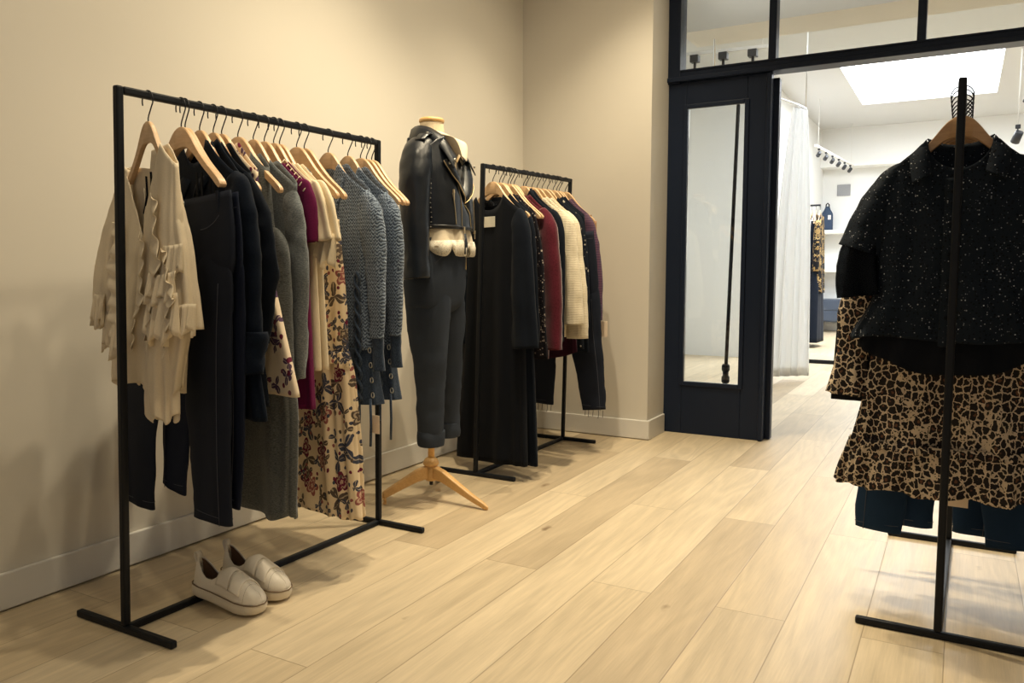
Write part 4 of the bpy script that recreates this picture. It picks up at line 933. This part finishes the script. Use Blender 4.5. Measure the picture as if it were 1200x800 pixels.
for k in range(11): st.lathe([(.001, 0), (.0042, .001), (.001, .004)], 8, (-.176, -.055 - .002 * math.sin(k), 1.36 - .019 * k))
st.build('lacing_studs', 'silver', t)
for sg in (1,):
    MB().tube([(sg * .215, -.062, 1.0), (sg * .222, -.060, 1.06), (sg * .224, -.058, 1.10)], .0025, 6).build('cuff_zip', 'gold', t)

# ------------------------------------------------------------------ white sneakers straddling the floor bar
def sneaker(loc, rz, pitch, label):
    t = thing('sneaker', label, 'shoe', loc, 0, 'white sneakers under the long rack')
    t.rotation_euler = (0, pitch, rz)
    L = .268; TT = [0, .02, .06, .15, .35, .55, .75, .88, .95, .985, 1]; WW = [.004, .019, .028, .034, .035, .041, .047, .042, .031, .017, .003]
    w = lambda q: float(np.interp(q, TT, WW))
    ring = [(q * L, w(q)) for q in np.linspace(0, 1, 49)]; full = ring + [(x, -y) for x, y in ring[-2:0:-1]]; n = len(full)
    V = []; F = []
    for z, k in ((0, .93), (.004, .99), (.018, 1.02), (.031, 1.0), (.034, .95)):
        for x, y in full: V.append((L * .5 + (x - L * .5) * (1 + (k - 1) * .4), y * k, z + .006 * max(0, x / L - .8) * 5 * (1 - z / .04)))
    for i in range(4):
        for j in range(n): F.append((i * n + j, i * n + (j + 1) % n, (i + 1) * n + (j + 1) % n, (i + 1) * n + j))
    F += [tuple(range(n))[::-1], tuple(4 * n + j for j in range(n))]
    obj('sole', V, F, 'sole', t)
    MB().tube([(L * .5 + (x - L * .5) * 1.0, y * 1.0, .0335) for x, y in full + full[:1]], .0022, 6, cap=False).build('welt', 'cork', t)
    HT = [0, .05, .12, .22, .32, .42, .50, .60, .70, .80, .90, .96, 1]; HH = [.078, .080, .070, .047, .044, .060, .071, .064, .054, .044, .033, .022, .002]
    hgt = lambda q: float(np.interp(q, HT, HH))
    op = lambda q: 1.0 if not .012 < q < .47 else 1 - .56 * math.sin(PI * (q - .012) / .458) ** .45
    def up(q, phi, o=0.):
        ww = w(q) * .97 + o; h = hgt(q) + o
        return (.008 + q * (L - .014), ww * math.cos(phi) * (1 - .10 * math.sin(phi)), .032 + h * math.sin(phi) ** .8)
    V = []; F = []; nq = 60; nf = 12
    Q = np.linspace(0, 1, nq)
    for side in (0, 1):
        k0 = len(V)
        for q in Q:
            for j in range(nf + 1):
                phi = (j / nf) * op(q) * PI / 2; x, y, z = up(q, min(phi, PI / 2)); V.append((x, y if side else -y, z))
        for i in range(nq - 1):
            for j in range(nf):
                f = (k0 + i * (nf + 1) + j, k0 + i * (nf + 1) + j + 1, k0 + (i + 1) * (nf + 1) + j + 1, k0 + (i + 1) * (nf + 1) + j); F.append(f if side else f[::-1])
    obj('upper', V, F, 'shoe', t, solid=.0035)
    V = []; F = []; Q2 = np.linspace(.02, .52, 30)
    for side in (0, 1):
        k0 = len(V)
        for q in Q2:
            for j in range(nf + 1):
                phi = (j / nf) * op(q) * PI / 2 * .97; x, y, z = up(q, min(phi, PI / 2), -.0045); V.append((x + .002, y if side else -y, z))
        for i in range(29):
            for j in range(nf): F.append((k0 + i * (nf + 1) + j, k0 + i * (nf + 1) + j + 1, k0 + (i + 1) * (nf + 1) + j + 1, k0 + (i + 1) * (nf + 1) + j))
    k0 = len(V)
    for q in Q2: x, y, z = up(q, 0, -.003); V += [(x, y, .037), (x, -y, .037)]
    for i in range(29): F.append((k0 + 2 * i, k0 + 2 * i + 1, k0 + 2 * i + 3, k0 + 2 * i + 2))
    obj('lining', V, F, 'lining', t)
    for a, b_, o in ((.405, .600, .0048), (.620, .775, .0042)):
        V = []; F = []; nx = 8; na = 30
        for i in range(nx + 1):
            for j in range(na + 1):
                ph = .07 + (PI - .45) * j / na; q = a + (b_ - a) * i / nx - .05 * math.sin(ph) ** 2 + .03
                V.append(up(q, ph, o))
        for i in range(nx):
            for j in range(na): F.append((i * (na + 1) + j, (i + 1) * (na + 1) + j, (i + 1) * (na + 1) + j + 1, i * (na + 1) + j + 1))
        obj('strap', V, F, 'shoe', t, solid=.0045)
    # heel pull loop
    P = [(.012, .075), (.005, .095), (-.003, .110), (-.003, .120), (.005, .124), (.011, .117), (.012, .105), (.015, .090)]
    V = []; F = []
    for x, z in P: V += [(x, -.009, z), (x, .009, z)]
    for i in range(len(P) - 1): F.append((2 * i, 2 * i + 1, 2 * i + 3, 2 * i + 2))
    obj('heel_tab', V, F, 'shoe', t, solid=.003)
    MB().tube([up(.86 - .05 * math.sin(g) ** 2, g, .0012) for g in np.linspace(.1, PI - .1, 25)], .0008, 5).build('toe_seam', 'cork', t)
    return t
sneaker((-1.996, 1.572, .030), R(4), R(6.2), 'white leather sneaker nearer the camera, heel resting on the floor bar')
sneaker((-2.008, 1.690, .030), R(2), R(6.2), 'white leather sneaker half hidden behind its pair')

# ------------------------------------------------------------------ rack C on the right
GC = 'wooden hangers on the right rack'
YC = [2.50, 2.555, 2.625, 2.70, 2.765, 2.83, 2.895]
for y, l, k in zip(YC, ('wooden hanger in the collar of the sparkly black blouse', 'wooden hanger just behind the sparkly blouse collar, second on the right rack', 'wooden hanger of the leopard dress, third hook on the right rack', 'wooden hanger of the plain black dress, fourth hook on the right rack',
                 'fifth wooden hanger on the right rack, mostly hidden', 'wooden hanger of the first blue jeans on the right rack', 'last wooden hanger on the right rack, carrying the second blue jeans'), 'ddddddd'):
    hanger(RC(y), R(1), l, GC, k)
ds = lambda u: hz(u / .88) + .008
t = hang(RC, YC[0], 0, 'sequin_blouse', 'black sparkly collared blouse at the front of the right rack', 'blouse')
C1 = body(t, 'sequin', [(-.16, -.185, .185, .028, .020), (-.30, -.195, .195, .045, .026), (-.52, -.192, .192, .050, .028), (-.58, -.212, .212, .052, .028), (-.672, -.258, .258, .054, .030)], nw=.078, fd=.085, bd=.02, ztop=ds, folds=(.001, .009, 6), wr=.008, seed=101, nt=140, nz=60, hw=(.006, 4))
body(t, 'blk', [(-.52, -.185, .185, .040, .022), (-.62, -.215, .215, .040, .024), (-.695, -.235, .235, .042, .026)], name='underlayer', nw=0, ztop=lambda u: -.52, folds=(.002, .006, 9), seed=102, curve=-.075, hw=(.004, 9))
for sg in (-1, 1):
    sleeve(t, 'sequin', [(sg * .120, 0, -.185, .022, .022), (sg * .170, 0, -.245, .038, .030), (sg * .208, -.002, -.335, .052, .038), (sg * .238, -.004, -.425, .060, .044)], seed=103, folds=(0, .005, 4), wr=.006)
    sleeve(t, 'blk2', [(sg * .226, -.002, -.385, .046, .034), (sg * .238, -.004, -.44, .050, .040), (sg * .238, -.004, -.50, .050, .044), (sg * .232, -.004, -.555, .046, .044)], name='sheer_ruffle', seed=104, folds=(.002, .018, 5), nr=24, nt=90)
    rows = [[(sg * .074, .012, -.128), (sg * .076, -.02, -.138), (sg * .072, -.040, -.165), (sg * .062, -.060, -.222)], [(sg * .092, .012, -.135), (sg * .096, -.026, -.150), (sg * .092, -.050, -.185), (sg * .085, -.068, -.236)], [(sg * .112, .008, -.160), (sg * .118, -.030, -.172), (sg * .116, -.052, -.205), (sg * .108, -.066, -.246)]]
    strip(t, 'sequin', rows, 'collar', .004, 36)
strip(t, 'sequin', [[(-.074, .012, -.128), (-.03, .026, -.150), (.03, .026, -.150), (.074, .012, -.128)], [(-.08, .018, -.120), (-.03, .034, -.138), (.03, .034, -.138), (.08, .018, -.120)]], 'collar_stand', .004, 24)
pk = [(z, C1.front(-.028, z).y, C1.front(.004, z).y) for z in np.linspace(-.235, -.69, 12)]
strip(t, 'sequin', [[(-.030, a - .004, z) for z, a, c in pk], [(-.012, (a + c) / 2 - .007, z) for z, a, c in pk], [(.006, c - .004, z) for z, a, c in pk]], 'button_placket', .002, 40)
for k in range(5):
    z = -.27 - .085 * k; p = C1.front(-.012, z); MB().tube([(-.012, p.y - .008, z), (-.012, p.y - .011, z)], .0055, 14).build('button', 'blk', t)
MB().box((-.045, .016, -.245), (.045, .018, -.205)).build('neck_label', 'blk', t, smooth=False)
wl = MB()
for x0, x1 in ((-.028, -.020), (.012, .020), (.022, .034), (.035, .038)): wl.box((x0, .0148, -.226), (x1, .0158, -.223))
wl.build('label_print', 'white', t.children[-1], smooth=False)
# leopard dress
t = hang(RC, YC[2], 0, 'leopard_dress', 'leopard print dress with a frilled tier, behind the sparkly blouse', 'dress')
body(t, 'leopard', [(-.16, -.185, .185, .022, .018), (-.50, -.19, .19, .03, .022), (-.78, -.215, .215, .034, .024), (-.92, -.240, .240, .040, .026), (-1.0, -.258, .258, .044, .028)], nw=.08, fd=.06, ztop=ds, folds=(.001, .010, 8), wr=.006, seed=111, nt=150, nz=60)
body(t, 'leopard', [(-.99, -.260, .260, .044, .028), (-1.06, -.280, .280, .050, .030), (-1.130, -.294, .294, .052, .032)], name='frilled_tier', nw=0, ztop=lambda u: -.99, folds=(.005, .012, 13), seed=112, nt=200, nz=18, hw=(.006, 11), curve=-.012)
ruffle(t, 'leopard', [(-.258, -.02, -.982), (-.15, -.048, -.99), (0, -.056, -.992), (.15, -.048, -.99), (.258, -.02, -.982)], .022, .007, 22, seed=113, name='tier_frill', n=200, nr=5)
for sg in (-1, 1):
    sleeve(t, 'leopard', [(sg * .155, 0, -.19, .045, .02), (sg * .21, 0, -.34, .052, .028), (sg * .245, -.002, -.55, .050, .030), (sg * .262, -.004, -.74, .044, .030)], seed=114, wr=.008)
    sleeve(t, 'leopard', [(sg * .262, -.004, -.73, .042, .029), (sg * .266, -.004, -.80, .052, .034), (sg * .270, -.004, -.86, .058, .036)], name='frilled_cuff', seed=115, nr=14, folds=(.001, .008, 6))
# plain black dress
t = hang(RC, YC[3], 0, 'black_dress', 'plain black dress showing as a dark edge behind the leopard sleeve', 'dress')
body(t, 'blk', [(-.16, -.185, .185, .012, .012), (-.40, -.25, .25, .016, .016), (-.62, -.315, .315, .018, .018), (-.89, -.325, .325, .018, .018)], nw=.08, fd=.05, ztop=ds, folds=(.001, .004, 6), seed=117)
# jeans on the rack
t = hang(RC, YC[5], 0, 'blue_jeans', 'dark blue jeans with wide-set hems below the leopard dress', 'jeans', 'blue jeans on the right rack')
jeans(t, 'jean_blue', [(-.28, -.20, .20, .012, .010), (-.45, -.21, .21, .014, .012), (-.62, -.215, .215, .014, .012), (-.72, -.16, .16, .004, .004)],
      [[(sg * .108, 0, -.66, .106, .012), (sg * .13, 0, -.85, .094, .013), (sg * .165, 0, -1.05, .080, .014), (sg * .188, 0, -1.335, .068, .014)] for sg in (-1, 1)], seed=118)
price_tag(t, .040, -.016, -1.10, .065, w=.055, h=.055)
t = hang(RC, YC[6], 0, 'blue_jeans', 'second dark blue jeans, narrower hems between those of the first pair', 'jeans', 'blue jeans on the right rack')
jeans(t, 'jean_blue', [(-.28, -.19, .19, .010, .010), (-.45, -.2, .2, .012, .012), (-.62, -.2, .2, .012, .012), (-.72, -.15, .15, .004, .004)],
      [[(sg * .10, 0, -.66, .098, .010), (sg * .095, 0, -.85, .085, .012), (sg * .088, 0, -1.05, .068, .013), (sg * .080, 0, -1.325, .052, .014)] for sg in (-1, 1)], seed=119)

# ------------------------------------------------------------------ far room things
# curtain on its rail
t = thing('curtain', 'white floor-length curtain gathered beside the doorway', 'curtain', (-1.33, 7.45, 0))
V = []; F = []; nn = 120
for i in range(nn + 1):
    a = i / nn
    for k, (z, s_) in enumerate(((2.42, 0.), (2.30, .15), (1.6, .6), (.8, .85), (.015, 1.))):
        x = (-.025 + .085 * a) * (1 - s_) + (-.17 + .33 * a) * s_; y = (-.06 + .21 * a) * (1 - s_) + (-.20 + .30 * a) * s_
        am = .012 + .010 * s_; wv = math.sin(a * PI * 9 + .6 * s_) + .4 * math.sin(a * PI * 15 + 1)
        V.append((x + am * wv * .5, y - am * wv * .8, z))
for i in range(nn):
    for k in range(4): F.append((i * 5 + k, i * 5 + k + 1, (i + 1) * 5 + k + 1, (i + 1) * 5 + k))
obj('cloth', V, F, 'curtain', t, solid=.002, sub=1)
rr = thing('curtain_rail', 'thin chrome curtain rail above the white curtain', 'rail', (-1.33, 7.45, 2.44))
MB().tube([(-.30, -1.60, 0), (-.09, -.35, 0), (.0, .0, 0), (.03, .22, 0)], .012, 12).build('rod', 'chrome', rr)
MB().tube([(-.30, -1.60, 0), (-.30, -1.60, .774)], .008, 10).build('ceiling_stem', 'chrome', rr); MB().tube([(.03, .22, 0), (.03, .22, .774)], .006, 10).build('ceiling_stem', 'chrome', rr)
# pole behind the sidelight glass
t = thing('metal_pole', 'thin black pole with a clamp, seen through the sidelight glass', 'pole', (-1.335, 5.2, 0))
MB().tube([(0, 0, .01), (.052, 0, 2.25)], .012, 12).build('tube', 'black', t); MB().lathe([(.02, .26), (.026, .27), (.026, .30), (.019, .31), (.019, .335), (.026, .345), (.026, .375), (.02, .385)], 16, (.007, 0, 0)).build('clamp', 'black', t)
MB().lathe([(.09, 0), (.09, .012), (.02, .02)], 24).build('foot_plate', 'black', t)
# low black floor bar
t = tag(MB().beam((-1.47, 9.0, .02), (-.40, 9.0, .02), .04).build('floor_rail', 'black', None, smooth=False, bevel=.004), 'black bar lying on the pale floor beyond the curtain', 'bar')
# rail with clothes
t = thing('wall_rail', 'short black clothes rail jutting from the far room wall', 'rail', (-2.06, 11.0, 1.83))
MB().tube([(0, 0, 0), (.42, 0, 0)], .012, 10).build('rod', 'black', t); MB().lathe([(.04, 0), (.04, .008)], 16).build('flange', 'black', t)
hg = 'hangers on the far wall rail'
def farcloth(x, name, label, cat, m, rows, hl):
    p = (x, 11.0, 1.83); h = hanger(p, R(92), hl, hg)
    t = thing(name, label, cat, p, R(92)); return t, body(t, m, rows, nt=48, nz=24, seed=int(abs(x) * 100), nw=.08, fd=.04, folds=(.001, .012, 5))
t, _ = farcloth(-1.645, 'patterned_jacket', 'black and gold patterned jacket on the far wall rail', 'jacket', 'goldfl', [(-.16, -.2, .2, .04, .03), (-.4, -.22, .22, .05, .035), (-1.13, -.23, .23, .06, .04)], 'hanger of the black and gold patterned jacket in the far room')
for sg in (-1, 1): sleeve(t, 'goldfl', [(sg * .17, 0, -.21, .05, .035), (sg * .23, 0, -.4, .055, .04), (sg * .25, 0, -.85, .05, .038)], seed=131)
t, _ = farcloth(-1.745, 'white_coral_blouse', 'white and coral top beside the patterned jacket in the far room', 'blouse', 'whitecl', [(-.16, -.2, .2, .03, .04), (-.5, -.21, .21, .035, .05), (-1.15, -.23, .23, .038, .05)], 'hanger of the white and coral top in the far room')
body(t, 'coral', [(-.62, -.24, .24, .042, .055), (-.8, -.245, .245, .044, .056), (-1.05, -.25, .25, .046, .056)], name='coral_panel', nw=0, ztop=lambda u: -.62, nt=48, nz=12, folds=(.001, .008, 5))
t, _ = farcloth(-1.695, 'tulle_skirt', 'dark navy tulle skirt hanging under the patterned jacket', 'skirt', 'tulle', [(-1.05, -.2, .2, .055, .05), (-1.3, -.24, .24, .09, .07), (-1.76, -.30, .30, .12, .09)], 'hidden hanger of the dark tulle skirt in the far room')
# far wall: shelves, bag, box, vent
t = thing('wall_shelf', 'upper white shelf on the far wall with the blue bag', 'shelf', (-1.80, FY, 1.60)); MB().box((-.24, -.42, -.03), (.22, 0, .03)).build('board', 'whitecl', t, smooth=False, bevel=.01); MB().box((-.2, -.3, -.06), (-.17, 0, -.03)).box((.15, -.3, -.06), (.18, 0, -.03)).build('bracket', 'whitecl', t, smooth=False)
t = thing('wall_shelf', 'lower white shelf on the far wall above the blue box', 'shelf', (-1.80, FY, .99)); MB().box((-.24, -.42, -.03), (.20, 0, .03)).build('board', 'whitecl', t, smooth=False, bevel=.01); MB().box((-.2, -.3, -.06), (-.17, 0, -.03)).box((.12, -.3, -.06), (.15, 0, -.03)).build('bracket', 'whitecl', t, smooth=False)
t = thing('blue_bag', 'blue bag with a dark handle standing on the upper white shelf', 'bag', (-1.945, FY - .24, 1.63))
bb = Body([(.38, -.030, .030, .03, .03), (.33, -.045, .045, .04, .04), (.27, -.085, .085, .06, .06), (.0, -.088, .088, .07, .07)], nw=0, ztop=lambda u: .38, folds=(0, .002, 3), seed=141)
V, F = bb.mesh(40, 14); n0 = len(V); F.append(tuple(range(40))); F.append(tuple(range(n0 - 40, n0))); obj('pouch', V, F, 'bluebag', t)
MB().tube([(-.024, 0, .37), (-.022, 0, .41), (0, 0, .435), (.022, 0, .41), (.024, 0, .37)], .009, 8).build('handle', 'blk', t); MB().box((.02, -.075, .17), (.065, -.068, .24)).build('swing_tag', 'whitecl', t, smooth=False)
t = thing('folded_cloth', 'small folded white cloth on the lower white shelf', 'cloth', (-1.80, FY - .25, 1.02)); 
for k in range(3): MB().box((-.11 + .008 * k, -.10, .022 * k), (.11 - .006 * k, .10, .022 * k + .02)).build('fold', 'whitecl', t, smooth=False, bevel=.008)
t = thing('blue_box', 'slate blue drawer box mounted low on the far wall', 'box', (-1.80, FY, .17))
MB().box((-.20, -.48, 0), (.14, 0, .36)).build('case', 'bluebox', t, smooth=False, bevel=.01); MB().box((-.18, -.492, .02), (.12, -.478, .17)).build('drawer', 'bluebox', t, smooth=False, bevel=.004); MB().box((-.18, -.492, .19), (.12, -.478, .34)).build('drawer', 'bluebox', t, smooth=False, bevel=.004)
t = thing('air_vent', 'small grey square vent on the far wall', 'vent', (-1.74, FY - .01, 2.28)); g = plain('grey_vent', (.33, .34, .36), .5); M['vent'] = g
MB().box((-.10, -.012, -.09), (.10, .01, .09)).build('vent_frame', 'vent', t, smooth=False, bevel=.004); sl = MB()
for k in range(6): sl.box((-.085, -.016, -.075 + .026 * k), (.085, -.010, -.062 + .026 * k))
sl.build('louvres', 'vent', t, smooth=False)
# track spotlights
def spot(loc, label, group, aim=(-.3, .6, -.8), s=1.):
    t = thing('track_spotlight', label, 'spotlight', loc, 0, group)
    a = Vector(aim).normalized()
    MB().box((-.03 * s, -.03 * s, -.05 * s), (.03 * s, .03 * s, 0)).build('adapter', 'lampblk', t, smooth=False, bevel=.004)
    MB().tube([(0, 0, -.05 * s), (0, 0, -.12 * s)], .010 * s, 8).build('stem', 'lampblk', t)
    c = Vector((0, 0, -.15 * s)); h = MB().tube([c - a * .07 * s, c - a * .065 * s, c + a * .085 * s], [.035 * s, .05 * s, .055 * s], 20).build('lamp_head', 'lampblk', t)
    MB().tube([c + a * .0851 * s, c + a * .0885 * s], .045 * s, 20).build('lens', 'lamplit', h)
def track(p, q, n, labels, group, lab, s=1., white=False, stems=True, aim=(.3, -.5, -.8)):
    p = Vector(p); q = Vector(q); t = thing('light_track', lab, 'light track', p)
    MB().beam((0, 0, 0), q - p, .03, .025).build('rail', 'whitecl' if white else 'lampblk', t, smooth=False)
    if stems:
        for f in (.06, .94): MB().tube([(q - p) * f, (q - p) * f + Vector((0, 0, FC - p.z))], .0025, 6).build('stem', 'whitecl', t)
    for k in range(n): spot(p + (q - p) * ((k + .5) / n) + Vector((0, 0, -.0125)), labels[k] if isinstance(labels, list) else labels, group, aim, s)
nm = ['first', 'second', 'third', 'fourth', 'fifth', 'sixth']
track((-1.735, 11.05, 2.60), (-1.555, 13.45, 2.60), 6, ['black track spotlight, %s from the curtain in the row of six' % n for n in nm], 'row of six far track spotlights', 'slim white track carrying six black spotlights near the far wall', .48, True, aim=(-.5, .8, -.5))
track((-2.02, 6.3, 2.69), (-1.35, 6.3, 2.67), 3, ['black track spotlight at the corner of the transom pane', 'middle black spotlight of the three behind the transom glass', 'black spotlight at the right end of the track behind the transom'], 'spotlights behind the transom glass', 'white track behind the left transom pane', 1.1, True, aim=(1, -.2, -.15))
for k, (x, z, lab) in enumerate(((.405, 2.42, 'black track spotlight above the right shoulder of the sparkly blouse'), (.49, 2.80, 'black track spotlight near the skylight corner at the picture edge'))):
    spot((x, 9.4, z), lab, 'spotlights right of the skylight', s=.75); 
    st_ = tag(MB().tube([(x, 9.4, z), (x, 9.4, FC)], .006, 8).build('drop_rod', 'whitecl', None), 'thin white rod holding the %s spotlight right of the skylight' % ('lower' if k == 0 else 'upper'), 'rod')
t = tag(MB().box((-1.86, 10.0, 2.60), (-1.74, 10.05, 2.63)).build('door_closer', 'lampblk', None, smooth=False, bevel=.004), 'tiny black bar on the wall left of the curtain top', 'bracket') if 0 else None

# ------------------------------------------------------------------ light
def area(name, loc, rot, sx, sy, e, c):
    l = bpy.data.lights.new(name, 'AREA'); l.shape = 'RECTANGLE'; l.size = sx; l.size_y = sy; l.energy = e; l.color = c
    o = bpy.data.objects.new(name, l); o.location = loc; o.rotation_euler = rot; link(o); return o
def spotl(name, loc, aim, e, ang, c=(1., .80, .54), blend=.6, rad=.05):
    l = bpy.data.lights.new(name, 'SPOT'); l.energy = e; l.spot_size = R(ang); l.spot_blend = blend; l.color = c; l.shadow_soft_size = rad
    o = bpy.data.objects.new(name, l); o.location = loc
    o.rotation_euler = (Vector(aim) - Vector(loc)).to_track_quat('-Z', 'Y').to_euler(); link(o); return o
W = (1., .845, .585)
spotl('ceiling_spot', (-1.50, 1.75, 3.2), (-1.72, 2.0, 0), 50, 102, W, 1., .03)
spotl('ceiling_spot', (-1.50, 2.75, 3.2), (-1.45, 2.65, 0), 135, 96, W, .8, .03)
spotl('ceiling_spot', (-1.45, 3.75, 3.2), (-1.50, 3.6, 0), 105, 96, W, .8, .03)
spotl('ceiling_spot', (-.75, 2.9, 3.2), (-.85, 2.9, 0), 105, 72, W, 1., .03)
spotl('ceiling_spot', (-.35, 1.9, 3.15), (-2.35, 1.9, 1.95), 75, 72, W, 1., .10)
spotl('ceiling_spot', (-.35, 3.1, 3.15), (-2.3, 3.2, 1.85), 60, 70, W, 1., .10)
spotl('ceiling_spot', (-.5, 3.2, 3.15), (-1.9, 4.4, 1.7), 45, 60, W, 1., .10)
spotl('ceiling_spot', (-.75, 1.1, 3.2), (-1.95, 1.45, 1.20), 40, 40, W, 1., .08)  # extra narrow spot, added only to brighten the cream blouse
area('ceiling_fill', (-.2, 1.6, 3.22), (0, 0, 0), 3.5, 3.5, 5, (1., .88, .68))  # added soft fill below the ceiling, not a real fixture
area('rear_fill', (.6, -2.6, 1.7), (R(90), 0, 0), 3.5, 2.6, 7, (1., .95, .88))  # added unseen fill from behind the camera, no window built there
area('far_room_fill', (1.5, 9.5, 3.15), (0, 0, 0), 6, 7, 118, (.90, .95, 1.))  # added overhead fill that brightens the far room beside the skylight
area('entry_fill', (-.5, 6.6, 3.15), (0, 0, 0), 2.2, 2.6, 58, (.92, .96, 1.))  # added fill to whiten the curtain and the floor past the opening
area('skylight_glow', ((SK[0] + SK[1]) / 2, (SK[2] + SK[3]) / 2, FC + .28), (0, 0, 0), 1.5, 2.3, 95, (.9, .95, 1.))
w = bpy.data.worlds.new('world'); sc.world = w; w.use_nodes = True
w.node_tree.nodes['Background'].inputs[0].default_value = (.85, .88, 1., 1); w.node_tree.nodes['Background'].inputs[1].default_value = .05
sc.view_settings.view_transform = 'Standard'; sc.view_settings.look = 'None'; sc.view_settings.exposure = 0.47; sc.view_settings.gamma = 1.0; sc.view_settings.use_curve_mapping = False
sc.cycles.use_denoising = True; sc.cycles.max_bounces = 8; sc.cycles.transparent_max_bounces = 12
